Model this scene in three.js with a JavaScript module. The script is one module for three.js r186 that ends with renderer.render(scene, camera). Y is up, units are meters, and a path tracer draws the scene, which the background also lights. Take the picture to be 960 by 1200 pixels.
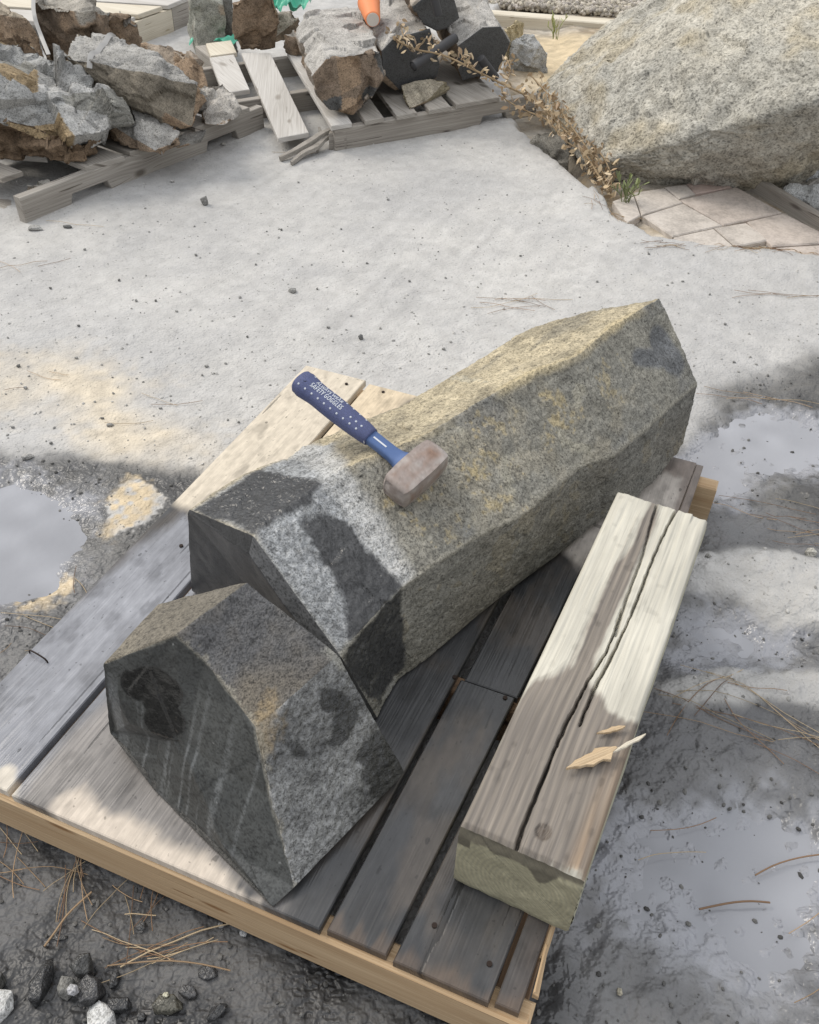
import * as THREE from 'three';
import { ConvexGeometry } from 'three/addons/geometries/ConvexGeometry.js';
import { mergeGeometries } from 'three/addons/utils/BufferGeometryUtils.js';

// ------------------------------------------------------------ camera, sky, sun, exposure
const scene = new THREE.Scene();
const camera = new THREE.PerspectiveCamera(59.02, 819 / 1024, 0.05, 400);
camera.position.set(0, 1.45, 0);
camera.up.set(-0.0284, 0.7401, -0.6719);
camera.lookAt(0, 1.45 - 0.6721, -0.7404);
const renderer = new THREE.WebGLRenderer({ antialias: true });
renderer.toneMapping = THREE.LinearToneMapping;
renderer.toneMappingExposure = 1.08;
renderer.shadowMap.enabled = true;
renderer.shadowMap.type = THREE.PCFSoftShadowMap;

const SUN = new THREE.Vector3(-0.62, 0.72, -0.33).normalize();
{ // bright overcast sky: CIE overcast gradient, a broad soft glow round the veiled sun
  const w = 256, h = 128, d = new Float32Array(w * h * 4);
  for (let j = 0; j < h; j++) for (let i = 0; i < w; i++) {
    const el = ((j + 0.5) / h - 0.5) * Math.PI, az = ((i + 0.5) / w - 0.5) * 2 * Math.PI;
    const x = Math.cos(el) * Math.cos(az), y = Math.sin(el), z = Math.cos(el) * Math.sin(az);
    const c = Math.max(0, x * SUN.x + y * SUN.y + z * SUN.z);
    const up = Math.max(0, y);
    const L = y > 0 ? 0.36 + 0.82 * up + 0.48 * Math.pow(c, 5) : 0.22;
    const k = (j * w + i) * 4;
    d[k] = L * 0.965; d[k + 1] = L * 0.985; d[k + 2] = L * 1.03; d[k + 3] = 1;
  }
  const t = new THREE.DataTexture(d, w, h, THREE.RGBAFormat, THREE.FloatType);
  t.mapping = THREE.EquirectangularReflectionMapping; t.magFilter = THREE.LinearFilter; t.minFilter = THREE.LinearFilter; t.needsUpdate = true;
  scene.background = t; scene.environment = t;
}
const sun = new THREE.DirectionalLight(0xfff6e8, 1.75);
sun.position.copy(SUN).multiplyScalar(12).add(new THREE.Vector3(0, 0, -2));
sun.target.position.set(0, 0, -2); scene.add(sun, sun.target);
sun.castShadow = true; sun.shadow.radius = 48; sun.shadow.mapSize.set(2048, 2048);
Object.assign(sun.shadow.camera, { left: -5, right: 5, top: 5, bottom: -5, near: 1, far: 30 });

// ------------------------------------------------------------ helpers
function rng(seed) { let a = seed >>> 0; return () => { a = (a + 0x6D2B79F5) | 0; let t = Math.imul(a ^ (a >>> 15), 1 | a); t = (t + Math.imul(t ^ (t >>> 7), 61 | t)) ^ t; return ((t ^ (t >>> 14)) >>> 0) / 4294967296; }; }
const PERM = new Uint16Array(1024), RV = new Float32Array(512);
{ const r = rng(7); const p = [...Array(512).keys()]; for (let i = 511; i > 0; i--) { const j = Math.floor(r() * (i + 1)); [p[i], p[j]] = [p[j], p[i]]; } for (let i = 0; i < 1024; i++) PERM[i] = p[i & 511]; for (let i = 0; i < 512; i++) RV[i] = r() * 2 - 1; }
const fade = (t) => t * t * (3 - 2 * t), lerp = (a, b, t) => a + (b - a) * t, clamp = (v, a = 0, b = 1) => v < a ? a : v > b ? b : v;
const sstep = (a, b, v) => fade(clamp((v - a) / (b - a)));
function n2(x, y) {
  const X = Math.floor(x), Y = Math.floor(y), u = fade(x - X), v = fade(y - Y), a = PERM[(X & 511) + 0], b = PERM[((X + 1) & 511)];
  return lerp(lerp(RV[PERM[(a + Y) & 511]], RV[PERM[(b + Y) & 511]], u), lerp(RV[PERM[(a + Y + 1) & 511]], RV[PERM[(b + Y + 1) & 511]], u), v);
}
function n3(x, y, z) {
  const Z = Math.floor(z), w = fade(z - Z);
  return lerp(n2(x + Z * 17.31, y + Z * 9.73), n2(x + (Z + 1) * 17.31, y + (Z + 1) * 9.73), w);
}
const fbm2 = (x, y, o = 4) => { let s = 0, a = 0.5; for (let i = 0; i < o; i++) { s += a * n2(x + i * 31.7, y - i * 17.3); x *= 2.03; y *= 2.03; a *= 0.5; } return s; };
const fbm3 = (x, y, z, o = 4) => { let s = 0, a = 0.5; for (let i = 0; i < o; i++) { s += a * n3(x + i * 31.7, y - i * 17.3, z + i * 5.1); x *= 2.03; y *= 2.03; z *= 2.03; a *= 0.5; } return s; };
// cells: distance to the nearest seed and a hash of it
const hash3 = (i, j, k) => PERM[(PERM[(PERM[i & 511] + j) & 511] + k) & 511];
function cell3(x, y, z) {
  const X = Math.floor(x), Y = Math.floor(y), Z = Math.floor(z); let best = 9, h0 = 0, dx0 = 0, dy0 = 0, dz0 = 0;
  for (let i = -1; i < 2; i++) for (let j = -1; j < 2; j++) for (let k = -1; k < 2; k++) {
    const h = hash3(X + i + 512, Y + j + 512, Z + k + 512);
    const dx = X + i + 0.5 + 0.45 * RV[h] - x, dy = Y + j + 0.5 + 0.45 * RV[(h + 101) & 511] - y, dz = Z + k + 0.5 + 0.45 * RV[(h + 223) & 511] - z;
    const d = dx * dx + dy * dy + dz * dz; if (d < best) { best = d; h0 = h; dx0 = dx; dy0 = dy; dz0 = dz; }
  }
  return [Math.sqrt(best), h0, dx0, dy0, dz0];
}
// planar chips: every cell is a tilted flat
const chips = (x, y, z) => { const [, h, dx, dy, dz] = cell3(x, y, z); return RV[h] * 0.5 + dx * RV[(h + 11) & 511] + dy * RV[(h + 57) & 511] + dz * RV[(h + 91) & 511]; };
const mixc = (a, b, t) => [lerp(a[0], b[0], t), lerp(a[1], b[1], t), lerp(a[2], b[2], t)];
const mulc = (a, k) => [a[0] * k, a[1] * k, a[2] * k];

// polygon signed distance (inside positive)
function polySD(poly, x, y) {
  let inside = false, d = 1e9;
  for (let i = 0, j = poly.length - 1; i < poly.length; j = i++) {
    const [xi, yi] = poly[i], [xj, yj] = poly[j];
    if ((yi > y) !== (yj > y) && x < (xj - xi) * (y - yi) / (yj - yi) + xi) inside = !inside;
    const ex = xi - xj, ey = yi - yj, t = clamp(((x - xj) * ex + (y - yj) * ey) / (ex * ex + ey * ey || 1));
    const qx = xj + ex * t - x, qy = yj + ey * t - y; d = Math.min(d, qx * qx + qy * qy);
  }
  return (inside ? 1 : -1) * Math.sqrt(d);
}
function lineD(pts, x, y, z) { // distance to a 3D polyline
  let d = 1e9;
  for (let i = 1; i < pts.length; i++) {
    const a = pts[i - 1], b = pts[i], ex = b[0] - a[0], ey = b[1] - a[1], ez = b[2] - a[2];
    const t = clamp(((x - a[0]) * ex + (y - a[1]) * ey + (z - a[2]) * ez) / (ex * ex + ey * ey + ez * ez));
    const qx = a[0] + ex * t - x, qy = a[1] + ey * t - y, qz = a[2] + ez * t - z; d = Math.min(d, qx * qx + qy * qy + qz * qz);
  }
  return Math.sqrt(d);
}

function tex(w, h, fn, { srgb = true, repeat = true } = {}) {
  const d = new Uint8Array(w * h * 4), o = [0, 0, 0];
  const enc = (v) => { v = clamp(v); return srgb ? 255 * (v <= 0.0031308 ? v * 12.92 : 1.055 * Math.pow(v, 1 / 2.4) - 0.055) : 255 * v; };
  for (let j = 0; j < h; j++) for (let i = 0; i < w; i++) { fn((i + 0.5) / w, (j + 0.5) / h, o); const k = (j * w + i) * 4; d[k] = enc(o[0]); d[k + 1] = enc(o[1]); d[k + 2] = enc(o[2]); d[k + 3] = 255; }
  const t = new THREE.DataTexture(d, w, h); t.colorSpace = srgb ? THREE.SRGBColorSpace : THREE.NoColorSpace;
  t.magFilter = THREE.LinearFilter; t.minFilter = THREE.LinearFilter; t.wrapS = t.wrapT = repeat ? THREE.RepeatWrapping : THREE.ClampToEdgeWrapping; t.needsUpdate = true;
  return t;
}
const scaled = (t, sx, sy, ox = 0, oy = 0) => { const c = t.clone(); c.repeat.set(sx, sy); c.offset.set(ox, oy); c.needsUpdate = true; return c; };

const taken = new Map();
function numbered(name) { const k = taken.get(name) ?? 0; taken.set(name, k + 1); return k ? `${name}_${String(k).padStart(3, '0')}` : name; }
function top(o, name, label, category, group, kind) {
  o.name = numbered(name); scene.add(o);
  if (kind) o.userData.kind = kind;
  if (label) o.userData.label = label;
  if (category) o.userData.category = category;
  if (group) o.userData.group = group;
  return o;
}
function part(parent, name, geo, mat) { const m = new THREE.Mesh(geo, mat); m.name = name; parent.add(m); return m; }

// ---- stone builder: polygon faces -> fine triangles -> displaced, painted
function refine(V, T, L) {
  for (let pass = 0; pass < 9; pass++) {
    const mid = new Map(), key = (a, b) => a < b ? a * 4000000 + b : b * 4000000 + a;
    const get = (a, b) => {
      const A = V[a], B = V[b], dx = A[0] - B[0], dy = A[1] - B[1], dz = A[2] - B[2];
      if (dx * dx + dy * dy + dz * dz < L * L) return -1;
      const k = key(a, b); let m = mid.get(k);
      if (m === undefined) { m = V.length; V.push([(A[0] + B[0]) / 2, (A[1] + B[1]) / 2, (A[2] + B[2]) / 2]); mid.set(k, m); }
      return m;
    };
    const N = []; let any = false;
    for (const [a, b, c, t] of T) {
      const ab = get(a, b), bc = get(b, c), ca = get(c, a), n = (ab >= 0) + (bc >= 0) + (ca >= 0);
      if (!n) { N.push([a, b, c, t]); continue; }
      any = true;
      if (n === 3) N.push([a, ab, ca, t], [ab, b, bc, t], [ca, bc, c, t], [ab, bc, ca, t]);
      else if (n === 2) {
        if (ab < 0) N.push([a, b, bc, t], [a, bc, ca, t], [ca, bc, c, t]);
        else if (bc < 0) N.push([b, c, ca, t], [b, ca, ab, t], [ab, ca, a, t]);
        else N.push([c, a, ab, t], [c, ab, bc, t], [bc, ab, b, t]);
      } else if (ab >= 0) N.push([a, ab, c, t], [ab, b, c, t]);
      else if (bc >= 0) N.push([b, bc, a, t], [bc, c, a, t]);
      else N.push([c, ca, b, t], [ca, a, b, t]);
    }
    T = N; if (!any) break;
  }
  return T;
}
function vnormals(V, T) {
  const N = V.map(() => [0, 0, 0]);
  for (const [a, b, c] of T) {
    const A = V[a], B = V[b], C = V[c], ux = B[0] - A[0], uy = B[1] - A[1], uz = B[2] - A[2], vx = C[0] - A[0], vy = C[1] - A[1], vz = C[2] - A[2];
    const x = uy * vz - uz * vy, y = uz * vx - ux * vz, z = ux * vy - uy * vx;
    for (const k of [a, b, c]) { const n = N[k]; n[0] += x; n[1] += y; n[2] += z; }
  }
  for (const n of N) { const l = Math.hypot(n[0], n[1], n[2]) || 1; n[0] /= l; n[1] /= l; n[2] /= l; }
  return N;
}
function stoneGeo(V, T, { L = 0.01, smooth = 1, disp, color, slot, origin = [0, 0, 0], uvk = 1 }) {
  V = V.map((v) => v.slice()); T = refine(V, T, L);
  for (let s = 0; s < smooth; s++) {
    const S = V.map(() => [0, 0, 0, 0]);
    for (const [a, b, c] of T) for (const [p, q] of [[a, b], [b, c], [c, a]]) { const P = S[p], Q = S[q]; P[0] += V[q][0]; P[1] += V[q][1]; P[2] += V[q][2]; P[3]++; Q[0] += V[p][0]; Q[1] += V[p][1]; Q[2] += V[p][2]; Q[3]++; }
    V = V.map((v, i) => { const s = S[i], k = 0.6; return s[3] ? [lerp(v[0], s[0] / s[3], k), lerp(v[1], s[1] / s[3], k), lerp(v[2], s[2] / s[3], k)] : v; });
  }
  const base = V.map((v) => v.slice());
  if (disp) {
    const N = vnormals(V, T), tg = new Array(V.length), mixed = new Uint8Array(V.length);
    for (const [a, b, c, t] of T) for (const k of [a, b, c]) { if (tg[k] !== undefined && tg[k] !== t) mixed[k] = 1; tg[k] = t; }
    for (let i = 0; i < V.length; i++) if (tg[i] !== undefined) { const d = disp(base[i], N[i], tg[i], mixed[i]); V[i][0] += N[i][0] * d; V[i][1] += N[i][1] * d; V[i][2] += N[i][2] * d; }
  }
  const N = vnormals(V, T), slots = {};
  for (const t of T) { let s = 0; if (slot) { const A = base[t[0]], B = base[t[1]], C = base[t[2]]; s = slot([(A[0] + B[0] + C[0]) / 3, (A[1] + B[1] + C[1]) / 3, (A[2] + B[2] + C[2]) / 3], t[3]); } (slots[s] ??= []).push(t); }
  const n = T.length * 3, P = new Float32Array(n * 3), Nn = new Float32Array(n * 3), Cc = new Float32Array(n * 3), U = new Float32Array(n * 2);
  const g = new THREE.BufferGeometry(); let q = 0;
  for (const s of Object.keys(slots).map(Number).sort()) {
    g.addGroup(q, slots[s].length * 3, s);
    for (const t of slots[s]) {
      const A = V[t[0]], B = V[t[1]], C = V[t[2]];
      const nx = Math.abs((B[1] - A[1]) * (C[2] - A[2]) - (B[2] - A[2]) * (C[1] - A[1])), ny = Math.abs((B[2] - A[2]) * (C[0] - A[0]) - (B[0] - A[0]) * (C[2] - A[2])), nz = Math.abs((B[0] - A[0]) * (C[1] - A[1]) - (B[1] - A[1]) * (C[0] - A[0]));
      const ax = ny > nx && ny > nz ? 1 : nx > nz ? 0 : 2;
      for (let k = 0; k < 3; k++) {
        const i = t[k], v = V[i]; P[q * 3] = v[0] - origin[0]; P[q * 3 + 1] = v[1] - origin[1]; P[q * 3 + 2] = v[2] - origin[2];
        Nn.set(N[i], q * 3); Cc.set(color(base[i], N[i], t[3], V[i]), q * 3);
        U[q * 2] = uvk * (ax === 0 ? v[2] : v[0]); U[q * 2 + 1] = uvk * (ax === 1 ? v[2] : v[1]); q++;
      }
    }
  }
  g.setAttribute('position', new THREE.BufferAttribute(P, 3)); g.setAttribute('normal', new THREE.BufferAttribute(Nn, 3));
  g.setAttribute('color', new THREE.BufferAttribute(Cc, 3)); g.setAttribute('uv', new THREE.BufferAttribute(U, 2));
  return g;
}
const poly = (T, ids, tag) => { for (let i = 1; i + 1 < ids.length; i++) T.push([ids[0], ids[i], ids[i + 1], tag]); };
// keep outward winding
function orient(V, T) {
  let vol = 0; for (const [a, b, c] of T) { const A = V[a], B = V[b], C = V[c]; vol += A[0] * (B[1] * C[2] - B[2] * C[1]) - A[1] * (B[0] * C[2] - B[2] * C[0]) + A[2] * (B[0] * C[1] - B[1] * C[0]); }
  return vol < 0 ? T.map(([a, b, c, t]) => [a, c, b, t]) : T;
}
function hull(points) { // convex hull as shared vertices + triangles, one tag for each flat face
  const g = new ConvexGeometry(points.map((p) => new THREE.Vector3(...p))), p = g.attributes.position, V = [], T = [], ids = new Map(), tags = [];
  const id = (i) => { const k = [p.getX(i), p.getY(i), p.getZ(i)].map((x) => Math.round(x * 1e5)).join(); if (!ids.has(k)) { ids.set(k, V.length); V.push([p.getX(i), p.getY(i), p.getZ(i)]); } return ids.get(k); };
  const nn = new THREE.Vector3(), e = new THREE.Vector3();
  for (let i = 0; i < p.count; i += 3) {
    const [a, b, c] = [id(i), id(i + 1), id(i + 2)]; if (a === b || b === c || c === a) continue;
    nn.fromArray(V[b]).sub(e.fromArray(V[a])); const f = new THREE.Vector3().fromArray(V[c]).sub(e); nn.cross(f).normalize();
    let t = tags.findIndex((n) => n.dot(nn) > 0.97); if (t < 0) { t = tags.length; tags.push(nn.clone()); }
    T.push([a, b, c, t]);
  }
  return { V, T, tags };
}

// ------------------------------------------------------------ shared textures
const PN = (px, py, x, y) => { // periodic value noise
  const X = Math.floor(x), Y = Math.floor(y), u = fade(x - X), v = fade(y - Y), m = (a, p) => ((a % p) + p) % p;
  const x0 = m(X, px), x1 = m(X + 1, px), y0 = m(Y, py), y1 = m(Y + 1, py);
  return lerp(lerp(RV[PERM[(PERM[x0] + y0) & 511]], RV[PERM[(PERM[x1] + y0) & 511]], u), lerp(RV[PERM[(PERM[x0] + y1) & 511]], RV[PERM[(PERM[x1] + y1) & 511]], u), v);
};
const grain = (() => { // stone crystals, 0.4 m a tile: colour and height
  const f = (u, v) => 0.42 * PN(230, 230, u * 230, v * 230) + 0.36 * PN(120, 120, u * 120, v * 120 + 3) + 0.14 * PN(56, 56, u * 56, v * 56) + 0.06 * PN(17, 17, u * 17, v * 17);
  const col = tex(1024, 1024, (u, v, o) => { const s = f(u, v), sp = PN(300, 300, u * 300, v * 300 + 9), k = 0.78 + 0.8 * s + (sp > 0.84 ? 0.2 : sp < -0.84 ? -0.2 : 0); o[0] = k; o[1] = k; o[2] = k * 0.985; });
  const bump = tex(1024, 1024, (u, v, o) => { o[0] = o[1] = o[2] = 0.5 + 0.55 * f(u, v); }, { srgb: false });
  return { col, bump };
})();
const fineGrain = { col: scaled(grain.col, 2.5, 2.5), bump: scaled(grain.bump, 2.5, 2.5) };
const stoneMat = (roughness, bumpScale = 0.0024, extra = {}) => new THREE.MeshPhysicalMaterial({ vertexColors: true, color: new THREE.Color().setRGB(1, 1, 1), map: fineGrain.col, bumpMap: fineGrain.bump, bumpScale, roughness, ...extra });
const M = {
  dryStone: stoneMat(0.9), wetStone: stoneMat(0.3, 0.0012), dampStone: stoneMat(0.55, 0.0022), sawnStone: stoneMat(0.5, 0.0003), granite: stoneMat(0.93, 0.004, { map: scaled(grain.col, 1.1, 1.1), bumpMap: scaled(grain.bump, 1.1, 1.1) }),
};
function woodTex(seed, pale, dark, { w = 512, h = 1024, cracks = 0.5, grey = 0 } = {}) { // 0.25 m x 1 m, grain along v
  const r = rng(seed), kn = []; for (let i = 0; i < 4; i++) kn.push([r(), r(), 0.012 + 0.02 * r()]);
  const off = seed * 13.7;
  return tex(w, h, (u, v, o) => {
    let X = u * 0.25, Y = v, wob = 0.006 * PN(4, 3, u * 4, v * 3 + 0.5), kd = 0;
    for (const [ku, kv, kr] of kn) { const dx = (u - ku) * 0.25, dy = (v - kv) * 0.45, d = Math.hypot(dx, dy) / kr; if (d < 3.5) { wob += Math.sign(dx) * kr * 0.6 * Math.exp(-d * d * 0.5); kd = Math.max(kd, 1 - d * 1.4); } }
    const g = (X + wob) / 0.25;
    const ring = 0.5 + 0.5 * Math.sin((g * 34 + 3 * PN(6, 2, g * 6, v * 2)) * Math.PI);
    const fib = 0.5 * PN(256, 12, g * 256 , v * 12) + 0.5 * PN(96, 6, g * 96, v * 6 + 2);
    let k = clamp(0.42 + 0.15 * (ring - 0.5) + 0.4 * fib + 0.25 * PN(5, 4, u * 5, v * 4));
    const ck = PN(60, 5, g * 60, v * 5 + 7); if (ck > 0.93 - 0.12 * cracks) k = lerp(k, 1.5, 0.8);
    if (kd > 0) k = lerp(k, 1.25, clamp(kd * 1.6));
    const c = mixc(pale, dark, clamp(k, 0, 1.4)); o[0] = c[0]; o[1] = c[1]; o[2] = c[2];
  });
}
const woodBump = tex(512, 1024, (u, v, o) => { o[0] = o[1] = o[2] = 0.5 + 0.3 * PN(128, 6, u * 128, v * 6) + 0.25 * PN(40, 4, u * 40, v * 4 + 3); }, { srgb: false });
const woodMat = (t, roughness = 0.85, bumpScale = 0.0012) => new THREE.MeshStandardMaterial({ map: scaled(t, 4, 1), bumpMap: scaled(woodBump, 4, 1), bumpScale, roughness });
const WT = {
  fresh: woodMat(woodTex(3, [0.60, 0.45, 0.28], [0.34, 0.21, 0.105], { cracks: 0.2 }), 0.8, 0.0008),
  grey: woodMat(woodTex(11, [0.46, 0.43, 0.385], [0.2, 0.18, 0.155], { cracks: 0.8 })),
  greyB: woodMat(woodTex(17, [0.4, 0.37, 0.325], [0.17, 0.15, 0.13], { cracks: 1 })),
  pale: woodMat(woodTex(23, [0.62, 0.6, 0.565], [0.38, 0.355, 0.32], { cracks: 0.3 })),
  cream: woodMat(woodTex(29, [0.72, 0.67, 0.56], [0.46, 0.4, 0.3], { cracks: 0.2 })),
  tanw: woodMat(woodTex(41, [0.6, 0.47, 0.31], [0.4, 0.28, 0.16])),
  brown: woodMat(woodTex(31, [0.22, 0.14, 0.08], [0.08, 0.045, 0.025])),
};
// plank: four plan corners (x,z) in order, bottom and top heights (top may be one number or four), small bevel
function plankGeo(c, y0, y1, { bev = 0.0025, uv = null, ou = 0, ov = 0, sag = 0, ends = 0, seed = 1 } = {}) {
  const Y1 = Array.isArray(y1) ? y1 : [y1, y1, y1, y1], Y0 = Array.isArray(y0) ? y0 : [y0, y0, y0, y0];
  const cx = (c[0][0] + c[1][0] + c[2][0] + c[3][0]) / 4, cz = (c[0][1] + c[1][1] + c[2][1] + c[3][1]) / 4;
  const e1 = [c[1][0] - c[0][0], c[1][1] - c[0][1]], e2 = [c[3][0] - c[0][0], c[3][1] - c[0][1]], l1 = Math.hypot(...e1), l2 = Math.hypot(...e2);
  const inset = (i) => { const s1 = (i === 0 || i === 3) ? 1 : -1, s2 = (i < 2) ? 1 : -1; return [c[i][0] + (e1[0] / l1 * s1 + e2[0] / l2 * s2) * bev, c[i][1] + (e1[1] / l1 * s1 + e2[1] / l2 * s2) * bev]; };
  const long1 = l1 > l2, D = long1 ? e1 : e2, dl = long1 ? l1 : l2, X = long1 ? e2 : e1, xl = long1 ? l2 : l1;
  const along = (p) => ((p[0] - cx) * D[0] + (p[2] - cz) * D[1]) / dl, across = (p) => ((p[0] - cx) * X[0] + (p[2] - cz) * X[1]) / xl;
  const P = [], U = [], quad = (a, b, cc, d, side) => { for (const p of [a, b, cc, a, cc, d]) { P.push(...p); if (uv) { const q = uv(p, side); U.push(q[0], q[1]); } else U.push(ou + (side === 1 ? across(p) + p[1] : side === 2 ? across(p) : across(p)) * 1 + (side ? p[1] * 1.0 : 0), ov + along(p) + (side === 2 ? p[1] : 0)); } };
  const ti = [0, 1, 2, 3].map((i) => { const q = inset(i); return [q[0], Y1[i], q[1]]; }), to = [0, 1, 2, 3].map((i) => [c[i][0], Y1[i] - bev, c[i][1]]), bo = [0, 1, 2, 3].map((i) => [c[i][0], Y0[i], c[i][1]]);
  quad(ti[0], ti[3], ti[2], ti[1], 0);
  for (let i = 0; i < 4; i++) { const j = (i + 1) % 4; quad(to[i], ti[i], ti[j], to[j], 1); quad(bo[i], to[i], to[j], bo[j], 1); }
  quad(bo[0], bo[1], bo[2], bo[3], 2);
  const g = new THREE.BufferGeometry(); g.setAttribute('position', new THREE.Float32BufferAttribute(P, 3)); g.setAttribute('uv', new THREE.Float32BufferAttribute(U, 2));
  // outward winding
  let vol = 0; for (let i = 0; i < P.length; i += 9) vol += (P[i] - cx) * ((P[i + 4] - 0) * (P[i + 8] - cz) - (P[i + 5] - cz) * P[i + 7]) - P[i + 1] * ((P[i + 3] - cx) * (P[i + 8] - cz) - (P[i + 5] - cz) * (P[i + 6] - cx)) + (P[i + 2] - cz) * ((P[i + 3] - cx) * P[i + 7] - P[i + 4] * (P[i + 6] - cx));
  if (vol < 0) { for (const a of [g.attributes.position, g.attributes.uv]) { const s = a.itemSize, A = a.array; for (let i = 0; i < A.length; i += 3 * s) for (let k = 0; k < s; k++) { const t = A[i + s + k]; A[i + s + k] = A[i + 2 * s + k]; A[i + 2 * s + k] = t; } } }
  g.computeVertexNormals(); return g;
}
const rect = (x0, x1, z0, z1) => [[x0, z0], [x1, z0], [x1, z1], [x0, z1]];

// ------------------------------------------------------------ ground
const P_ = {
  wetL: [[-1.5214,-1.6249], [-1.1557,-1.7392], [-1.0391,-1.7718], [-0.9158,-1.7913], [-0.7503,-1.7405], [-0.5973,-1.7239], [-0.4458,-1.609], [-0.3476,-1.4669], [-0.5254,-1.0774], [-0.7632,-0.7491], [-1.294,-0.8124]],
  wetF: [[-1.3553,-0.861], [-0.7056,-0.8309], [-0.229,-0.6482], [0.2541,-0.5442], [0.2167,-0.1937], [-0.9887,-0.1674]],
  wetR: [[0.5272,-1.7141], [0.7184,-1.9242], [0.8982,-2.2023], [1.2094,-2.331], [1.8973,-2.4884], [1.1166,-0.2133], [0.1111,-0.1914], [0.1288,-0.6724]],
  ridge1: [[0.6021,-1.4502], [0.7711,-1.5067], [0.9367,-1.469], [1.2743,-1.3973], [1.1867,-1.2023], [0.8718,-1.264], [0.7716,-1.2603], [0.6928,-1.3445], [0.6027,-1.3586]],
  ridge2: [[0.4808,-1.0919], [0.6447,-1.1438], [0.8298,-1.1311], [1.157,-1.1363], [1.1021,-1.014], [0.7578,-1.0609], [0.537,-1.0376]],
  pud1: [[-1.4693,-1.5653], [-0.963,-1.6749], [-0.8103,-1.6181], [-0.74,-1.4789], [-0.7679,-1.3184], [-0.8683,-1.2898], [-1.2897,-1.2258]],
  pud2: [[0.7012,-1.8403], [0.8134,-1.993], [0.9821,-2.0601], [1.1358,-1.989], [1.1037,-1.8235], [0.9044,-1.7771], [0.7618,-1.6762], [0.6982,-1.7216]],
  pud3: [[0.56,-1.2832], [0.6481,-1.3528], [0.7221,-1.3134], [0.8165,-1.2295], [0.7762,-1.1527], [0.6254,-1.1345], [0.5182,-1.1565]],
  pud4: [[0.3536,-0.737], [0.4383,-0.8093], [0.5928,-0.8633], [0.7234,-0.8424], [0.7813,-0.7497], [0.6689,-0.5805], [0.5503,-0.5338], [0.4476,-0.6001], [0.348,-0.6508]],
  dark: [[0.2183,-0.4388], [0.2364,-0.6341], [0.35,-0.8146], [0.4028,-0.8657], [0.4014,-0.7923], [0.3389,-0.6644], [0.2871,-0.4971]],
  tan: [[-1.5214,-2.2812], [-1.059,-2.2497], [-0.8716,-2.2004], [-0.6755,-2.1446], [-0.7071,-2.0182], [-0.5246,-1.9107], [-0.528,-1.7504], [-0.7056,-1.7324], [-0.8647,-1.8398], [-0.9644,-1.9468], [-1.3746,-1.9464]],
  tanSpot: [[-0.7183,-1.6035], [-0.6942,-1.6867], [-0.6287,-1.6574], [-0.6024,-1.5962], [-0.6489,-1.5054], [-0.6844,-1.4756]],
  tanCrust: [[-0.8406,-1.3156], [-0.8039,-1.3733], [-0.7273,-1.3555], [-0.7192,-1.2906], [-0.8,-1.2489]],
  slabEdge: [[0.4138,-4.2135], [0.4825,-4.01], [0.6002,-3.7878], [0.7086,-3.5331], [0.7503,-3.3139], [0.8434,-3.1451], [1.0397,-3.0478], [1.2421,-3.0074], [1.8427,-2.9986], [2.7207,-2.9559], [8.1374,-11.6389], [1.6535,-10.5501], [0.4049,-6.0663], [0.4427,-4.7908]],
  hole: [[0.4755,-4.1119], [0.643,-4.1886], [0.7284,-3.68], [0.6744,-3.5307], [0.5842,-3.8052]],
  sandBack: [[0.4739,-5.922], [1.3169,-5.8266], [0.9017,-4.9672], [0.6112,-4.6758], [0.4789,-5.2184]],
};
// masks baked on a coarse lattice, read back with warped coordinates
const MW = 420, MX0 = -4.5, MZ0 = -9, MS = 9.6 / MW, mask = {};
for (const k in P_) { const a = new Float32Array(MW * MW); for (let j = 0; j < MW; j++) for (let i = 0; i < MW; i++) a[j * MW + i] = polySD(P_[k], MX0 + (i + 0.5) * MS, MZ0 + (j + 0.5) * MS); mask[k] = a; }
function sd(k, x, z) {
  const a = mask[k], fx = clamp((x - MX0) / MS - 0.5, 0, MW - 1.001), fz = clamp((z - MZ0) / MS - 0.5, 0, MW - 1.001), i = fx | 0, j = fz | 0, u = fx - i, v = fz - j, q = j * MW + i;
  return lerp(lerp(a[q], a[q + 1], u), lerp(a[q + MW], a[q + MW + 1], u), v);
}
const wetness = (x, z) => {
  const wb = 0.05 * fbm2(x * 5, z * 5, 3) + 0.02 * fbm2(x * 22, z * 22, 2);
  let w = Math.max(sstep(-0.07, 0.07, sd('wetL', x, z) + wb * 1.8), sstep(-0.05, 0.05, sd('wetF', x, z) + wb), sstep(-0.1, 0.09, sd('wetR', x, z) + wb * 1.8));
  w *= 1 - sstep(-0.02, 0.03, Math.max(sd('ridge1', x, z), sd('ridge2', x, z)) + wb * 0.6);
  w *= 1 - sstep(-0.01, 0.012, sd('tanSpot', x, z) + wb * 0.7 + 0.012 * n2(x * 90, z * 90));
  return w;
};
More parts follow.
